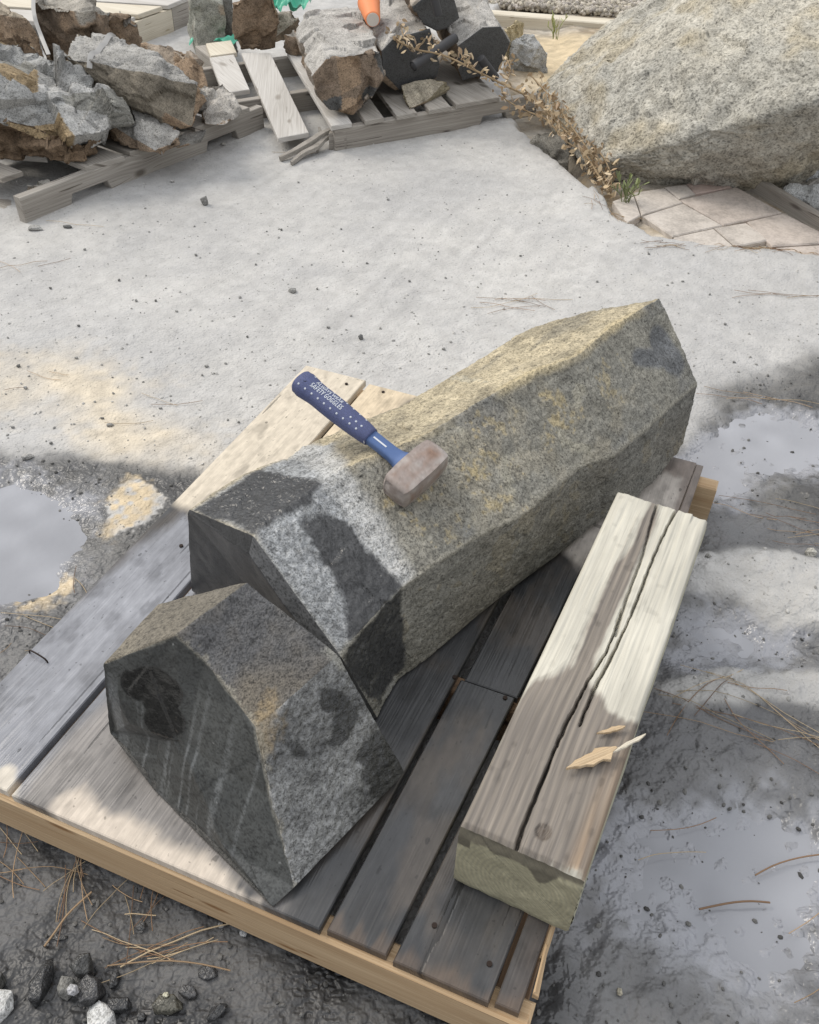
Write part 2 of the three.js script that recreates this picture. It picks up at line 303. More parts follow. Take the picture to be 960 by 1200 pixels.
function groundH(x, z) {
  const far = sstep(-2.2, -3.2, z), wet = wetness(x, z);
  let h = 0.010 * fbm2(x * 1.6 + 4, z * 1.6, 3) + 0.0045 * fbm2(x * 9, z * 9, 3);
  h += lerp(0.0022, 0.0055, Math.max(wet, 0)) * fbm2(x * 38, z * 38, 3) * (1 - 0.6 * far);
  if (x > 0.2 && z > -2.6) { // churned mud and wheel ruts on the right
    const wb = 0.04 * fbm2(x * 5, z * 5, 3);
    h += 0.035 * sstep(-0.06, 0.08, sd('ridge1', x, z) + wb) + 0.03 * sstep(-0.05, 0.06, sd('ridge2', x, z) + wb) + 0.006 * sstep(0, 0.1, sd('wetR', x, z)) * n2(x * 60, z * 60);
  }
  for (const k of ['pud1', 'pud2', 'pud3', 'pud4']) { const s = sd(k, x, z); if (s > -0.1) h -= 0.018 * sstep(-0.07, 0.07, s + 0.06 * fbm2(x * 7, z * 7, 3) + 0.02 * n2(x * 38, z * 38)); }
  const e = sd('slabEdge', x, z) + 0.05 * fbm2(x * 4, z * 4, 3) + 0.015 * n2(x * 30, z * 30);
  h -= 0.05 * sstep(-0.005, 0.035, e) * (1 - 0.72 * sstep(0.74, 0.9, x));
  h += 0.012 * sstep(0.18, 0.02, Math.abs(e + 0.06));
  h -= 0.07 * sstep(-0.02, 0.06, sd('hole', x, z));
  return h;
}
const COL = {
  dust: [0.485, 0.475, 0.453], dustB: [0.41, 0.405, 0.395], tan: [0.62, 0.535, 0.40], wet: [0.075, 0.074, 0.072], mud: [0.135, 0.132, 0.126], sodden: [0.04, 0.04, 0.041], slurry: [0.315, 0.32, 0.342], soil: [0.30, 0.24, 0.165],
};
const groundColor = (x, z, o) => {
  const n = fbm2(x * 2.3, z * 2.3, 4), f = fbm2(x * 30, z * 30, 3), m = fbm2(x * 9 + 40, z * 9, 3);
  let c = mixc(COL.dust, COL.dustB, clamp(0.5 + 1.1 * n + 0.5 * m));
  c = mulc(c, 1 + 0.16 * f + 0.10 * fbm2(x * 0.9 + 3, z * 0.9, 2) + 0.07 * n2((x + 0.4 * z) * 38, (z - 0.4 * x) * 2.2) * sstep(0, 0.4, fbm2(x * 1.3, z * 1.3 + 20, 2) + 0.1));
  const ta = sd('tan', x, z) + 0.10 * fbm2(x * 5, z * 5, 4) + 0.03 * n2(x * 40, z * 40);
  c = mixc(c, mulc(COL.tan, 1 + 0.3 * f), 0.75 * sstep(-0.09, 0.1, ta) * clamp(0.75 + 0.9 * fbm2(x * 7 + 9, z * 7, 3)));  // tan tone mixed over the ground inside the tan outline
  const w = wetness(x, z), edge = sstep(0, 0.95, w);
  let wc = mixc(COL.wet, COL.mud, clamp(0.5 + 1.6 * m + 0.3 * f));
  const sl = clamp(0.2 + 2.2 * fbm2(x * 3.1 + 7, z * 3.1, 4) + 0.6 * m); // drying slurry film in patches
  const dist = Math.max(sd('pud1', x, z), sd('pud2', x, z), sd('pud3', x, z), sd('pud4', x, z));
  wc = mixc(wc, COL.slurry, clamp(sstep(-0.07, 0.05, dist + 0.10 * fbm2(x * 8, z * 8, 4) + 0.03 * n2(x * 55, z * 55)) * 0.95 + 0.22 * sl * sstep(0.25, 0.8, w)));
  wc = mixc(wc, mulc(COL.sodden, 1 + 1.2 * m + 0.5 * f), 0.95 * sstep(-0.05, 0.06, sd('wetF', x, z)) * clamp(1.1 - 1.0 * m));
  c = mixc(c, wc, edge);
  const tsp = Math.max(sd('tanSpot', x, z), sd('tanCrust', x, z) - 0.006) + 0.03 * fbm2(x * 20, z * 20, 3) + 0.012 * n2(x * 90, z * 90);
  c = mixc(c, mulc([0.56, 0.45, 0.29], 1 + 0.4 * f), 0.85 * sstep(-0.02, 0.012, tsp) * clamp(0.8 + 1.2 * n2(x * 60, z * 60)));
  const e = sd('slabEdge', x, z) + 0.05 * fbm2(x * 4, z * 4, 3) + 0.015 * n2(x * 30, z * 30);
  const so = sstep(-0.01, 0.03, e);
  if (so > 0) c = mixc(c, mulc(mixc(COL.soil, [0.42, 0.385, 0.33], clamp(0.5 + 1.3 * m)), 1 + 0.5 * f), so);
  const sb = sstep(-0.05, 0.15, sd('sandBack', x, z) + 0.1 * m); if (sb > 0) c = mixc(c, mulc([0.55, 0.45, 0.3], 1 + 0.3 * f), sb);
  // dark and pale grit
  const g1 = n2(x * 210, z * 210), g2 = n2(x * 95 + 50, z * 95);
  let k = 1; if (g1 > 0.82) k = 0.78; else if (g1 < -0.8) k = 1.1; if (g2 > 0.93) k *= 0.7;
  o[0] = c[0] * k; o[1] = c[1] * k; o[2] = c[2] * k;
};
const groundRough = (x, z, o) => { const w = wetness(x, z), m = fbm2(x * 9 + 40, z * 9, 3); const sl = Math.max(sd('pud1', x, z), sd('pud2', x, z), sd('pud3', x, z), sd('pud4', x, z)); let r = lerp(0.95, lerp(0.5 + 0.3 * m, 0.2, sstep(-0.12, 0.04, sl + 0.08 * fbm2(x * 8, z * 8, 4))), w); r = lerp(r, 0.14, sstep(-0.03, 0.03, sd('dark', x, z) + 0.03 * m)); o[0] = o[1] = o[2] = clamp(r, 0.1, 1); };
const dirtBump = tex(1024, 1024, (u, v, o) => { o[0] = o[1] = o[2] = 0.5 + 0.26 * PN(20, 20, u * 20, v * 20) + 0.24 * PN(70, 70, u * 70, v * 70) + 0.2 * PN(170, 170, u * 170, v * 170); }, { srgb: false });
const mudRelief = (x, z, o) => { // churned, pitted mud where it is wet; fine crust where it is dry
  const w = wetness(x, z), f = 0.2 * n2(x * 70, z * 70) + 0.16 * n2(x * 180, z * 180) + 0.1 * n2(x * 340, z * 340), cr = 0.2 * n2(x * 26 + 3, z * 26);
  const pool = sstep(-0.02, 0.05, Math.max(sd('pud1', x, z), sd('pud2', x, z), sd('pud3', x, z)) + 0.05 * fbm2(x * 8, z * 8, 3));
  const pit = sstep(0.3, 0.65, n2(x * 78 + 9, z * 78)) + 0.7 * sstep(0.4, 0.7, n2(x * 130, z * 130 + 4)), clod = Math.max(0, fbm2(x * 34, z * 34 + 8, 3)) * 0.9;
  const v = 0.5 + lerp(0.55, 0.5, w) * f + lerp(0.35, 1, w) * cr + w * (1 - 0.85 * pool) * (clod * 0.62 - 0.18 * pit * sstep(-0.1, 0.3, fbm2(x * 4 + 5, z * 4, 3) + 0.05));
  o[0] = o[1] = o[2] = clamp(v);
};
function groundMat(x0, z0, sx, sz, res, bump, relief) {
  const at = (fn) => (u, v, o) => fn(x0 + u * sx, z0 + v * sz, o);
  const map = tex(res, res, at(groundColor), { repeat: false }), rough = tex(res / 4, res / 4, at(groundRough), { srgb: false, repeat: false });
  for (const t of [map, rough]) { t.repeat.set(1 / sx, 1 / sz); t.offset.set(-x0 / sx, -z0 / sz); }
  let bm = scaled(dirtBump, 1.25, 1.25); if (relief) { bm = tex(res, res, at(mudRelief), { srgb: false, repeat: false }); bm.repeat.copy(map.repeat); bm.offset.copy(map.offset); }
  return new THREE.MeshStandardMaterial({ map, roughnessMap: rough, roughness: 1, bumpMap: bm, bumpScale: bump });
}
{
  const xs = [], zs = [], run = (a, p, q, s) => { for (let v = p; v < q - s * 0.3; v += s) a.push(v); };
  run(xs, -60, -5, 11); run(xs, -5, -1.3, 0.035); run(xs, -1.3, 1.4, 0.0095); run(xs, 1.4, 5, 0.035); run(xs, 5, 60.1, 11);
  run(zs, -80, -9, 12); run(zs, -9, -4.6, 0.045); run(zs, -4.6, -2.4, 0.016); run(zs, -2.4, 0.2, 0.0095); run(zs, 0.2, 40, 8);
  const nx = xs.length, nz = zs.length, P = new Float32Array(nx * nz * 3), U = new Float32Array(nx * nz * 2), near = [], farI = [];
  for (let j = 0; j < nz; j++) for (let i = 0; i < nx; i++) {
    const x = xs[i], z = zs[j], k = j * nx + i, inb = Math.abs(x) < 5 && z > -9 && z < 0.2;
    P[k * 3] = x; P[k * 3 + 1] = inb ? groundH(x, z) : -0.02; P[k * 3 + 2] = z; U[k * 2] = x; U[k * 2 + 1] = z;
    if (i < nx - 1 && j < nz - 1) { const a = k, b = k + 1, c = k + nx, d = c + 1, inN = xs[i] >= -1.301 && xs[i + 1] <= 1.401 && zs[j] >= -2.401 && zs[j + 1] <= 0.21; (inN ? near : farI).push(a, c, b, b, c, d); }
  }
  const g = new THREE.BufferGeometry(); g.setAttribute('position', new THREE.BufferAttribute(P, 3)); g.setAttribute('uv', new THREE.BufferAttribute(U, 2));
  g.setIndex([...near.slice(0, 0)]); const idx = new Uint32Array(near.length + farI.length); idx.set(near, 0); idx.set(farI, near.length); g.setIndex(new THREE.BufferAttribute(idx, 1));
  g.addGroup(0, near.length, 0); g.addGroup(near.length, farI.length, 1); g.computeVertexNormals();
  const m = new THREE.Mesh(g, [groundMat(-1.35, -2.45, 2.8, 2.7, 2048, 0.011, true), groundMat(-4.2, -9, 8.4, 6.7, 2048, 0.0035)]);
  top(m, 'ground', null, null, null, 'structure');
}
// puddles of milky stone slurry: flat sheets that the uneven ground rises through
const slurryMat = new THREE.MeshPhysicalMaterial({ color: new THREE.Color().setRGB(0.345, 0.352, 0.378), roughness: 0.05, map: scaled(tex(512, 512, (u, v, o) => { const a = PN(5, 5, u * 5 + 0.3 * PN(7, 7, u * 7, v * 7), v * 5), k = 0.86 + 0.14 * a + 0.1 * PN(16, 16, u * 16, v * 16); o[0] = o[1] = o[2] = k; }), 1.1, 1.1), bumpMap: scaled(dirtBump, 0.5, 0.5), bumpScale: 0.0012 });
for (const [k, y, m] of [['pud1', -0.0115, slurryMat], ['pud2', -0.0125, slurryMat], ['pud3', -0.0125, slurryMat], ['pud4', -0.013, slurryMat]]) {
  const p = P_[k], cx = p.reduce((s, q) => s + q[0], 0) / p.length, cz = p.reduce((s, q) => s + q[1], 0) / p.length, s = new THREE.Shape();
  const q = 1.1; p.forEach(([x, z], i) => { const X = cx + (x - cx) * q, Z = -(cz + (z - cz) * q); i ? s.lineTo(X, Z) : s.moveTo(X, Z); });
  const g = new THREE.ShapeGeometry(s); g.rotateX(-Math.PI / 2); g.translate(0, y, 0);
  top(new THREE.Mesh(g, m), 'puddle', null, null, null, 'structure');
}

// ------------------------------------------------------------ paving, kerb, gravel behind
{
  const pv = new THREE.Group(); top(pv, 'paving', null, null, null, 'structure');
  const paverTex = tex(512, 512, (u, v, o) => { const k = 0.86 + 0.12 * PN(90, 90, u * 90, v * 90) + 0.16 * PN(9, 9, u * 9, v * 9) + 0.1 * PN(30, 30, u * 30, v * 30); o[0] = k; o[1] = k * 0.99; o[2] = k * 0.98; });
  const pm = [[0.56, 0.515, 0.465], [0.55, 0.49, 0.44], [0.55, 0.44, 0.39]].map((c) => new THREE.MeshStandardMaterial({ color: new THREE.Color().setRGB(...c), map: scaled(paverTex, 2, 2), bumpMap: scaled(dirtBump, 2, 2), bumpScale: 0.0012, roughness: 0.92 }));
  const q = [
    [0, [0.8505,-3.5099], [0.9815,-3.5604], [1.0254,-3.4252], [0.8445,-3.2976]], [0, [0.9831,-3.5689], [1.075,-3.6007], [1.0934,-3.5103], [1.0185,-3.4565]], [2, [1.0768,-3.6093], [1.2619,-3.6917], [1.2771,-3.5979], [1.0934,-3.5103]],
    [1, [1.0168,-3.4484], [1.2749,-3.5893], [1.3934,-3.3566], [1.1375,-3.2282]], [0, [0.8465,-3.2902], [1.0238,-3.4172], [1.1343,-3.228], [0.9263,-3.1225]], [0, [0.928,-3.1157], [1.0921,-3.1965], [1.1326,-3.0536], [0.9638,-2.9772]],
    [0, [1.097,-3.204], [1.2272,-3.2559], [1.2815,-3.1173], [1.1388,-3.054]], [1, [1.2324,-3.2636], [1.3945,-3.3491], [1.534,-3.1126], [1.2725,-3.0623]], [0, [0.7533,-3.4226], [0.8457,-3.5014], [0.8413,-3.2973], [0.7785,-3.2267]], [1, [1.2706,-3.0555], [1.5348,-3.1058], [1.5539,-2.949], [1.2961,-2.8834]],
  ];
  q.forEach(([m, ...c], i) => { const cx = (c[0][0] + c[1][0] + c[2][0] + c[3][0]) / 4, cz = (c[0][1] + c[1][1] + c[2][1] + c[3][1]) / 4; c = c.map(([x, z]) => [cx + (x - cx) * 0.993, cz + (z - cz) * 0.99]); part(pv, i ? `paver_${String(i).padStart(3, '0')}` : 'paver', plankGeo(c, -0.06, 0.004 + 0.002 * RV[i + 40], { bev: 0.004, ou: i * 0.3 }), pm[m]); });
  // timber edging strip beside the pavers
  const a = [1.2805,-3.7106], b = [1.5186,-3.1601], dx = b[0] - a[0], dz = b[1] - a[1], l = Math.hypot(dx, dz), nx = -dz / l * 0.03, nz = dx / l * 0.03;
  const e = new THREE.Mesh(plankGeo([a, b, [b[0] - nx, b[1] - nz], [a[0] - nx, a[1] - nz]], -0.05, 0.045), WT.greyB);
  top(e, 'edging_strip', 'narrow weathered grey timber edging beside the pale pavers', 'edging');
}
{
  const k = new THREE.Mesh(plankGeo([[0.3286,-6.097], [1.4257,-5.8736], [1.4575,-5.987], [0.3323,-6.1963]], -0.06, 0.014, { bev: 0.006 }), WT.cream);
  top(k, 'border_timber', 'pale timber border in front of the gravel bed at the back', 'border');
  // gravel bed
  const r = rng(5), g = new THREE.IcosahedronGeometry(0.011, 1), p = g.attributes.position; for (let i = 0; i < p.count; i++) { const x = p.getX(i), y = p.getY(i), z = p.getZ(i), d = 1 + 0.35 * n3(x * 130, y * 130, z * 130); p.setXYZ(i, x * d, y * d * 0.75, z * d); } g.computeVertexNormals();
  const N = 14000, im = new THREE.InstancedMesh(g, new THREE.MeshStandardMaterial({ roughness: 0.95 }), N), o = new THREE.Object3D(), c = new THREE.Color();
  const A = [0.3376,-6.3399], B = [1.5672,-6.0738];
  for (let i = 0; i < N; i++) {
    const u = -0.15 + 1.35 * r(), v = 0.03 + 1.6 * Math.pow(r(), 1.2);
    o.position.set(lerp(A[0], B[0], u) + v * 0.06, -0.012 + 0.03 * r(), lerp(A[1], B[1], u) - v); o.rotation.set(r() * 6, r() * 6, r() * 6); o.scale.setScalar(0.6 + 0.9 * r()); o.updateMatrix(); im.setMatrixAt(i, o.matrix);
    const t = 0.26 + 0.3 * r(); im.setColorAt(i, c.setRGB(t * 1.04, t * 0.95, t * (0.76 + 0.1 * r())));
  }
  top(im, 'gravel', 'bed of small beige gravel behind the pale timber border', 'gravel', null, 'stuff');
}

// ------------------------------------------------------------ the main pallet
const DECK = 0.135;
const pallet = new THREE.Group(); pallet.position.set(-0.0548, 0, -1.2282); pallet.rotation.y = -21.17 * Math.PI / 180;
top(pallet, 'wooden_pallet', 'wet wooden pallet carrying the dark stone column and squared timber', 'pallet');
{
  // deck map in pallet metres: x across -0.6..0.65, z back -0.7..0.7 (front = negative)
  const X0 = -0.6, Z0 = -0.7, SX = 1.25, SZ = 1.4;
  const D = {
    dryFar: [[-0.4568,0.0383], [-0.4313,0.1259], [-0.3878,0.1928], [-0.2296,0.3984], [-0.1848,0.6072], [-0.0658,0.7854], [-0.4184,0.8095], [-0.5681,0.6493], [-0.5385,0.0479]],
    dryFront: [[-0.2874,-0.6253], [-0.258,-0.608], [-0.2087,-0.6129], [-0.1632,-0.6095], [-0.1046,-0.6264], [-0.0275,-0.6162], [0.0856,-0.6468], [0.0446,-0.6977], [-0.2676,-0.7027]],
    dryCorner: [[-0.4043,-0.6584], [-0.4131,-0.6287], [-0.3872,-0.6228], [-0.36,-0.6347], [-0.3517,-0.6606]],
    dryR: [[0.3056,0.2556], [0.3816,0.5304], [0.4464,0.5989], [0.5091,0.5863], [0.5059,0.4288], [0.3946,0.1875]],
    lav: [[-0.6331,-0.6611], [-0.5489,-0.4507], [-0.4735,0.0311], [-0.3441,-0.0267], [-0.3046,-0.3031], [-0.3545,-0.6373]],
    grey2: [[-0.3607,-0.64], [-0.3553,-0.3885], [-0.35,-0.083], [-0.0663,-0.2853], [-0.0999,-0.4871], [0.123,-0.6379]],
    brownR: [[0.3448,0.2452], [0.3986,0.6399], [0.5498,0.689], [0.549,0.3339], [0.4466,0.1112]],
    splitR: [[0.4614,-0.6526], [0.4659,-0.6094], [0.4767,-0.5424], [0.4917,-0.4829], [0.5321,-0.6288]],
  };
  const bd = [[-0.53, -0.495, -0.368, -0.323], [-0.356, -0.308, 0.19, 0.258], [0.2, 0.268, 0.292, 0.385], [0.304, 0.402, 0.445, 0.519], [0.453, 0.5195, 0.487, 0.536]]; // left front/back, right front/back
  const boardOf = (x, z) => { const t = (z + 0.648) / 1.296; for (let i = 0; i < bd.length; i++) if (x < lerp(bd[i][2], bd[i][3], t) + 0.006) return i; return 4; };
  const zone = (x, z, o, rough) => {
    const i = boardOf(x, z), g = x + 0.004 * n2(x * 9, z * 3) - 0.035 * z + i * 3.7;
    const ring = 0.5 + 0.5 * Math.sin(g * (i === 1 ? 190 : 260) + 3 * n2(g * 12, z * 1.6)), fib = 0.6 * n2(g * 900, z * 14) + 0.4 * n2(g * 300, z * 7 + 5);
    const wb = 0.026 * fbm2(x * 16, z * 12, 4) + 0.005 * n2(g * 160, z * 6);
    const grainK = 1 + 0.07 * (ring - 0.5) + 0.10 * fib;
    let c = mixc(mulc([0.045, 0.046, 0.048], 1 + 0.6 * fbm2(x * 8, z * 5, 3)), [0.085, 0.072, 0.06], 0.7 * sstep(0.05, 0.4, fbm2(x * 13 + 5, z * 6, 4))), r = 0.34 + 0.25 * fbm2(x * 9, z * 6, 3);
    const put = (k, col, rr, soft = 0.012, amt = 1) => { const m = amt * sstep(-soft, soft, polySD(D[k], x, z) + wb); c = mixc(c, col, m); r = lerp(r, rr, m); };
    put('grey2', mulc([0.185, 0.172, 0.162], 1 + 0.7 * fbm2(x * 6, z * 4, 4)), 0.3, 0.03);
    put('lav', mulc([0.225, 0.23, 0.25], 1 + 0.5 * fbm2(x * 7 + 3, z * 4, 4)), 0.16, 0.02);
    if (i === 0 && z < -0.2) { const b = sstep(0.25, 0.6, fbm2(x * 11, z * 6 + 4, 4) + 0.25); c = mixc(c, [0.12, 0.12, 0.125], 0.4 * b); }
    put('dryFar', i === 1 ? [0.60, 0.50, 0.36] : [0.585, 0.52, 0.42], 0.85, 0.02);
    put('dryFront', [0.58, 0.51, 0.43], 0.85, 0.016, 1); put('dryCorner', [0.6, 0.55, 0.47], 0.8, 0.008);
    put('brownR', [0.215, 0.18, 0.155], 0.6, 0.03); put('dryR', [0.46, 0.42, 0.375], 0.7, 0.014);
    put('splitR', [0.10, 0.07, 0.05], 0.5, 0.03, 0.5);
    if (i > 1) c = mixc(c, [0.12, 0.085, 0.06], 0.55 * sstep(-0.615, -0.64, z + 0.02 * n2(g * 90, 3) + 0.012 * fbm2(x * 40, z * 30, 3)));
    let k = grainK; const ck = n2(g * 120, z * 2.2 + i * 9); if (ck > 0.86) k *= 0.45;
    const nail = n2(x * 60 + 9, z * 26); if (nail > 0.93) k *= 0.5; k *= 1 - 0.3 * sstep(0.2, 0.55, fbm2(x * 26 + i * 5, z * 14, 5)); k *= 1 + 0.22 * fbm2(x * 120 + i, z * 60, 3); if (fbm2(x * 170 + i, z * 120, 2) > 0.56) k *= 0.6;
    if (rough) { o[0] = o[1] = o[2] = clamp(r + 0.12 * fib, 0.12, 1); } else { o[0] = c[0] * k; o[1] = c[1] * k; o[2] = c[2] * k; }
  };
  const at = (rough) => (u, v, o) => zone(X0 + u * SX, Z0 + v * SZ, o, rough);
  const map = tex(1400, 1568, at(false), { repeat: false }), rm = tex(512, 512, at(true), { srgb: false, repeat: false });
  const bm = tex(1024, 1024, (u, v, o) => { const x = X0 + u * SX, z = Z0 + v * SZ, i = boardOf(x, z), g = x + 0.004 * n2(x * 9, z * 3) - 0.035 * z + i * 3.7; const ck = n2(g * 120, z * 2.2 + i * 9); o[0] = o[1] = o[2] = 0.6 + 0.06 * Math.sin(g * (i === 1 ? 190 : 260) + 3 * n2(g * 12, z * 1.6)) + 0.16 * n2(g * 500, z * 12) - (ck > 0.86 ? 0.35 : 0); }, { srgb: false, repeat: false });
  for (const t of [map, rm, bm]) { t.repeat.set(1 / SX, 1 / SZ); t.offset.set(-X0 / SX, -Z0 / SZ); }
  const dm = new THREE.MeshPhysicalMaterial({ map, roughnessMap: rm, roughness: 1, bumpMap: bm, bumpScale: 0.0014 });
  const uv = (p) => [p[0] + (p[1] - DECK) * 0.3, -p[2]]; // local z runs to the viewer, the map's z to the back
  const F = -0.648, B = 0.648, X = (b, s, z) => lerp(bd[b][s * 2], bd[b][s * 2 + 1], (z + 0.648) / 1.296);
  const deck = (b, z0, z1, dy = 0, x0 = 0, x1 = 0) => part(pallet, 'deck_board', plankGeo([[X(b, 0, z0) + x0, -z0], [X(b, 1, z0) + x1, -z0], [X(b, 1, z1) + x1, -z1], [X(b, 0, z1) + x0, -z1]], 0.117 + dy, DECK + dy, { uv, bev: 0.002 }), dm);
  deck(0, F + 0.002, B, -0.0005); deck(1, F - 0.001, B - 0.012, 0.0004); deck(2, F + 0.003, -0.152, 0); deck(2, -0.149, B - 0.004, -0.002, 0.006, 0.004); deck(3, F, B + 0.003, 0.0003); deck(4, F + 0.004, B, -0.001);
  const st = (z0, z1, x0, x1, m, y0 = 0.018, y1 = 0.1165) => part(pallet, 'stringer', plankGeo(rect(x0, x1, -z1, -z0), y0, y1, { bev: 0.004, ou: z0 * 3 }), m);
  st(-0.654, -0.615, -0.56, 0.505, WT.fresh); st(-0.17, -0.132, -0.53, 0.52, WT.brown); st(0.594, 0.632, -0.5, 0.578, WT.fresh);
  for (const [x0, x1] of [[-0.5, -0.4], [-0.05, 0.05], [0.4, 0.495]]) part(pallet, 'bottom_board', plankGeo(rect(x0, x1, -0.62, 0.63), -0.002, 0.0175), WT.brown);
  // splintered edge of the right-hand board
  for (const [x, z, l, t] of [[0.492, -0.56, 0.16, 0.03], [0.497, -0.61, 0.07, -0.06]]) part(pallet, 'split_strip', plankGeo([[x, -z], [x + 0.009, -z], [x + 0.007 + t * l, -z - l], [x + 0.002 + t * l, -z - l]], 0.112, [0.129, 0.125, 0.131, 0.133]), WT.fresh);
  const nm = new THREE.MeshStandardMaterial({ color: 0x2c211b, roughness: 0.7, metalness: 0.4 });
  for (const [x, z] of [[0.214, -0.153], [0.312, -0.16], [-0.42, -0.06], [-0.39, -0.045], [-0.35, -0.045], [0.43, -0.6], [0.34, -0.58], [-0.45, 0.6], [-0.36, 0.61], [-0.26, 0.615]]) { const g = new THREE.CylinderGeometry(0.0042, 0.0042, 0.003, 8); g.translate(x, DECK + 0.0012, -z); part(pallet, 'nail', g, nm); }
  // bent staple on the left board
  const s = [-0.5194,-0.4062], e = [-0.4771,-0.4115], w = new THREE.CatmullRomCurve3([new THREE.Vector3(s[0], DECK - 0.001, -s[1]), new THREE.Vector3(s[0] + 0.002, DECK + 0.008, -s[1]), new THREE.Vector3(e[0], DECK + 0.007, -e[1]), new THREE.Vector3(e[0] + 0.002, DECK - 0.001, -e[1])]);
  part(pallet, 'staple', new THREE.TubeGeometry(w, 12, 0.0016, 6), nm);
}

// ------------------------------------------------------------ the stone column
const AX = [0.6786, 0, -0.7345];
const along = (p) => p[0] * AX[0] + p[2] * AX[2] - 0.59;
{
  const LN = [[[-0.3828,0.388,-1.1604],[-0.3102,0.39,-1.2465],[-0.2781,0.395,-1.2734],[-0.2327,0.385,-1.3051],[-0.1976,0.39,-1.3519],[-0.1441,0.39,-1.3917],[-0.089,0.39,-1.4385],[-0.0298,0.39,-1.4786],[0.0808,0.395,-1.5893],[0.1658,0.405,-1.6701],[0.2542,0.42,-1.7443],[0.4065,0.455,-1.7763],[0.5253,0.485,-1.7741]], [[-0.2479,0.447,-1.0378],[-0.1976,0.45,-1.1101],[-0.1493,0.455,-1.1718],[-0.0914,0.46,-1.2212],[0.0312,0.465,-1.2984],[0.1182,0.47,-1.3877],[0.2345,0.475,-1.4917],[0.3246,0.48,-1.5435],[0.3983,0.487,-1.6396],[0.5255,0.494,-1.7652]], [[-0.1006,0.325,-0.8962],[-0.0701,0.335,-0.95],[-0.0106,0.345,-1.0269],[0.0316,0.352,-1.0652],[0.1219,0.347,-1.1596],[0.205,0.343,-1.2166],[0.2738,0.338,-1.3089],[0.3322,0.332,-1.3828],[0.3993,0.33,-1.415],[0.4897,0.332,-1.5154],[0.5355,0.335,-1.5735],[0.6259,0.335,-1.6736]], [[-0.0442,0.142,-0.9111],[-0.0172,0.142,-0.9879],[0.031,0.145,-1.0292],[0.1354,0.15,-1.1432],[0.2051,0.15,-1.2165],[0.3074,0.15,-1.3154],[0.3995,0.15,-1.4166],[0.4815,0.155,-1.4801],[0.5483,0.165,-1.5518],[0.6278,0.172,-1.6698]], [[-0.1176,0.139,-0.979],[-0.0907,0.139,-1.0558],[-0.0425,0.139,-1.0971],[0.0619,0.139,-1.211],[0.1316,0.139,-1.2844],[0.2339,0.139,-1.3832],[0.326,0.139,-1.4845],[0.408,0.139,-1.5479],[0.4748,0.139,-1.6197],[0.5544,0.139,-1.7376]], [[-0.42,0.139,-1.197],[-0.215,0.139,-1.3727],[-0.01,0.139,-1.5485],[0.195,0.139,-1.7243],[0.4,0.139,-1.9]]], NS = 26;
  const samp = (L) => { const a = L.map(along); for (let i = 1; i < a.length; i++) a[i] = Math.max(a[i], a[i - 1] + 1e-5); const out = []; for (let k = 0; k < NS; k++) { const t = lerp(a[0], a[a.length - 1], k / (NS - 1)); let i = 1; while (i < a.length - 1 && a[i] < t) i++; const u = clamp((t - a[i - 1]) / (a[i] - a[i - 1])); out.push([0, 1, 2].map((q) => lerp(L[i - 1][q], L[i][q], u))); } return out; };
  const V = [], S = LN.map(samp), T = [], id = (l, k) => l * NS + k;
  for (const s of S) V.push(...s);
  for (let l = 0; l < 6; l++) for (let k = 0; k < NS - 1; k++) { const m = (l + 1) % 6; poly(T, [id(l, k), id(l, k + 1), id(m, k + 1), id(m, k)], l); }
  // chamfered near end: a ring pulled in under the ridge and the right edge
  const ring = [[0.004, -0.004], [0.014, -0.030], [0.016, -0.034], [0.012, 0.006], [0.004, 0.003], [0.002, 0.003]].map(([f, dy], l) => { const p = V[id(l, 0)]; V.push([p[0] - AX[0] * f, p[1] + dy, p[2] - AX[2] * f]); return V.length - 1; });
  for (let l = 0; l < 6; l++) { const m = (l + 1) % 6; poly(T, [id(l, 0), id(m, 0), ring[m], ring[l]], l === 1 ? 7 : 6); }
  const cN = ring.map((i) => V[i]).reduce((s, v) => [s[0] + v[0] / 6, s[1] + v[1] / 6, s[2] + v[2] / 6], [0, 0, 0]); V.push(cN); const cn = V.length - 1;
  for (let l = 0; l < 6; l++) T.push([ring[(l + 1) % 6], cn, ring[l], 6]);
  const end = [0, 1, 2, 3, 4, 5].map((l) => id(l, NS - 1)), cF = end.map((i) => V[i]).reduce((s, v) => [s[0] + v[0] / 6, s[1] + v[1] / 6, s[2] + v[2] / 6], [0, 0, 0]); V.push([cF[0] + 0.02, cF[1], cF[2] - 0.02]); const cf = V.length - 1;
  for (let l = 0; l < 6; l++) T.push([end[l], cf, end[(l + 1) % 6], 8]);
  // consistent winding of the sides comes from the loops above
  const TT = orient(V, T);
  const flat = (a) => a.map((p) => [p[0], p[2]]), side = (a) => a.map((p) => [along(p), p[1]]);
  const band = [[-0.0051,0.3473,-1.0328], [-0.038,0.377,-1.074], [-0.0688,0.4069,-1.1204], [-0.1053,0.4348,-1.1571], [-0.1255,0.4519,-1.181], [-0.1445,0.4411,-1.2279], [-0.1729,0.4072,-1.3053], [-0.2084,0.3888,-1.3321]];
  const bandIn = flat([[-0.0051,0.3473,-1.0328], [-0.057,0.4006,-1.115], [-0.1205,0.4457,-1.1706], [-0.1547,0.4302,-1.2529], [-0.1438,0.409,-1.3351], [-0.2075,0.3908,-1.3244], [-0.2804,0.397,-1.2587], [-0.3795,0.3866,-1.1577], [-0.2502,0.4454,-1.0432], [-0.1865,0.3884,-0.9797], [-0.1037,0.3292,-0.9029]]); // worked end, everything nearer than the pale band
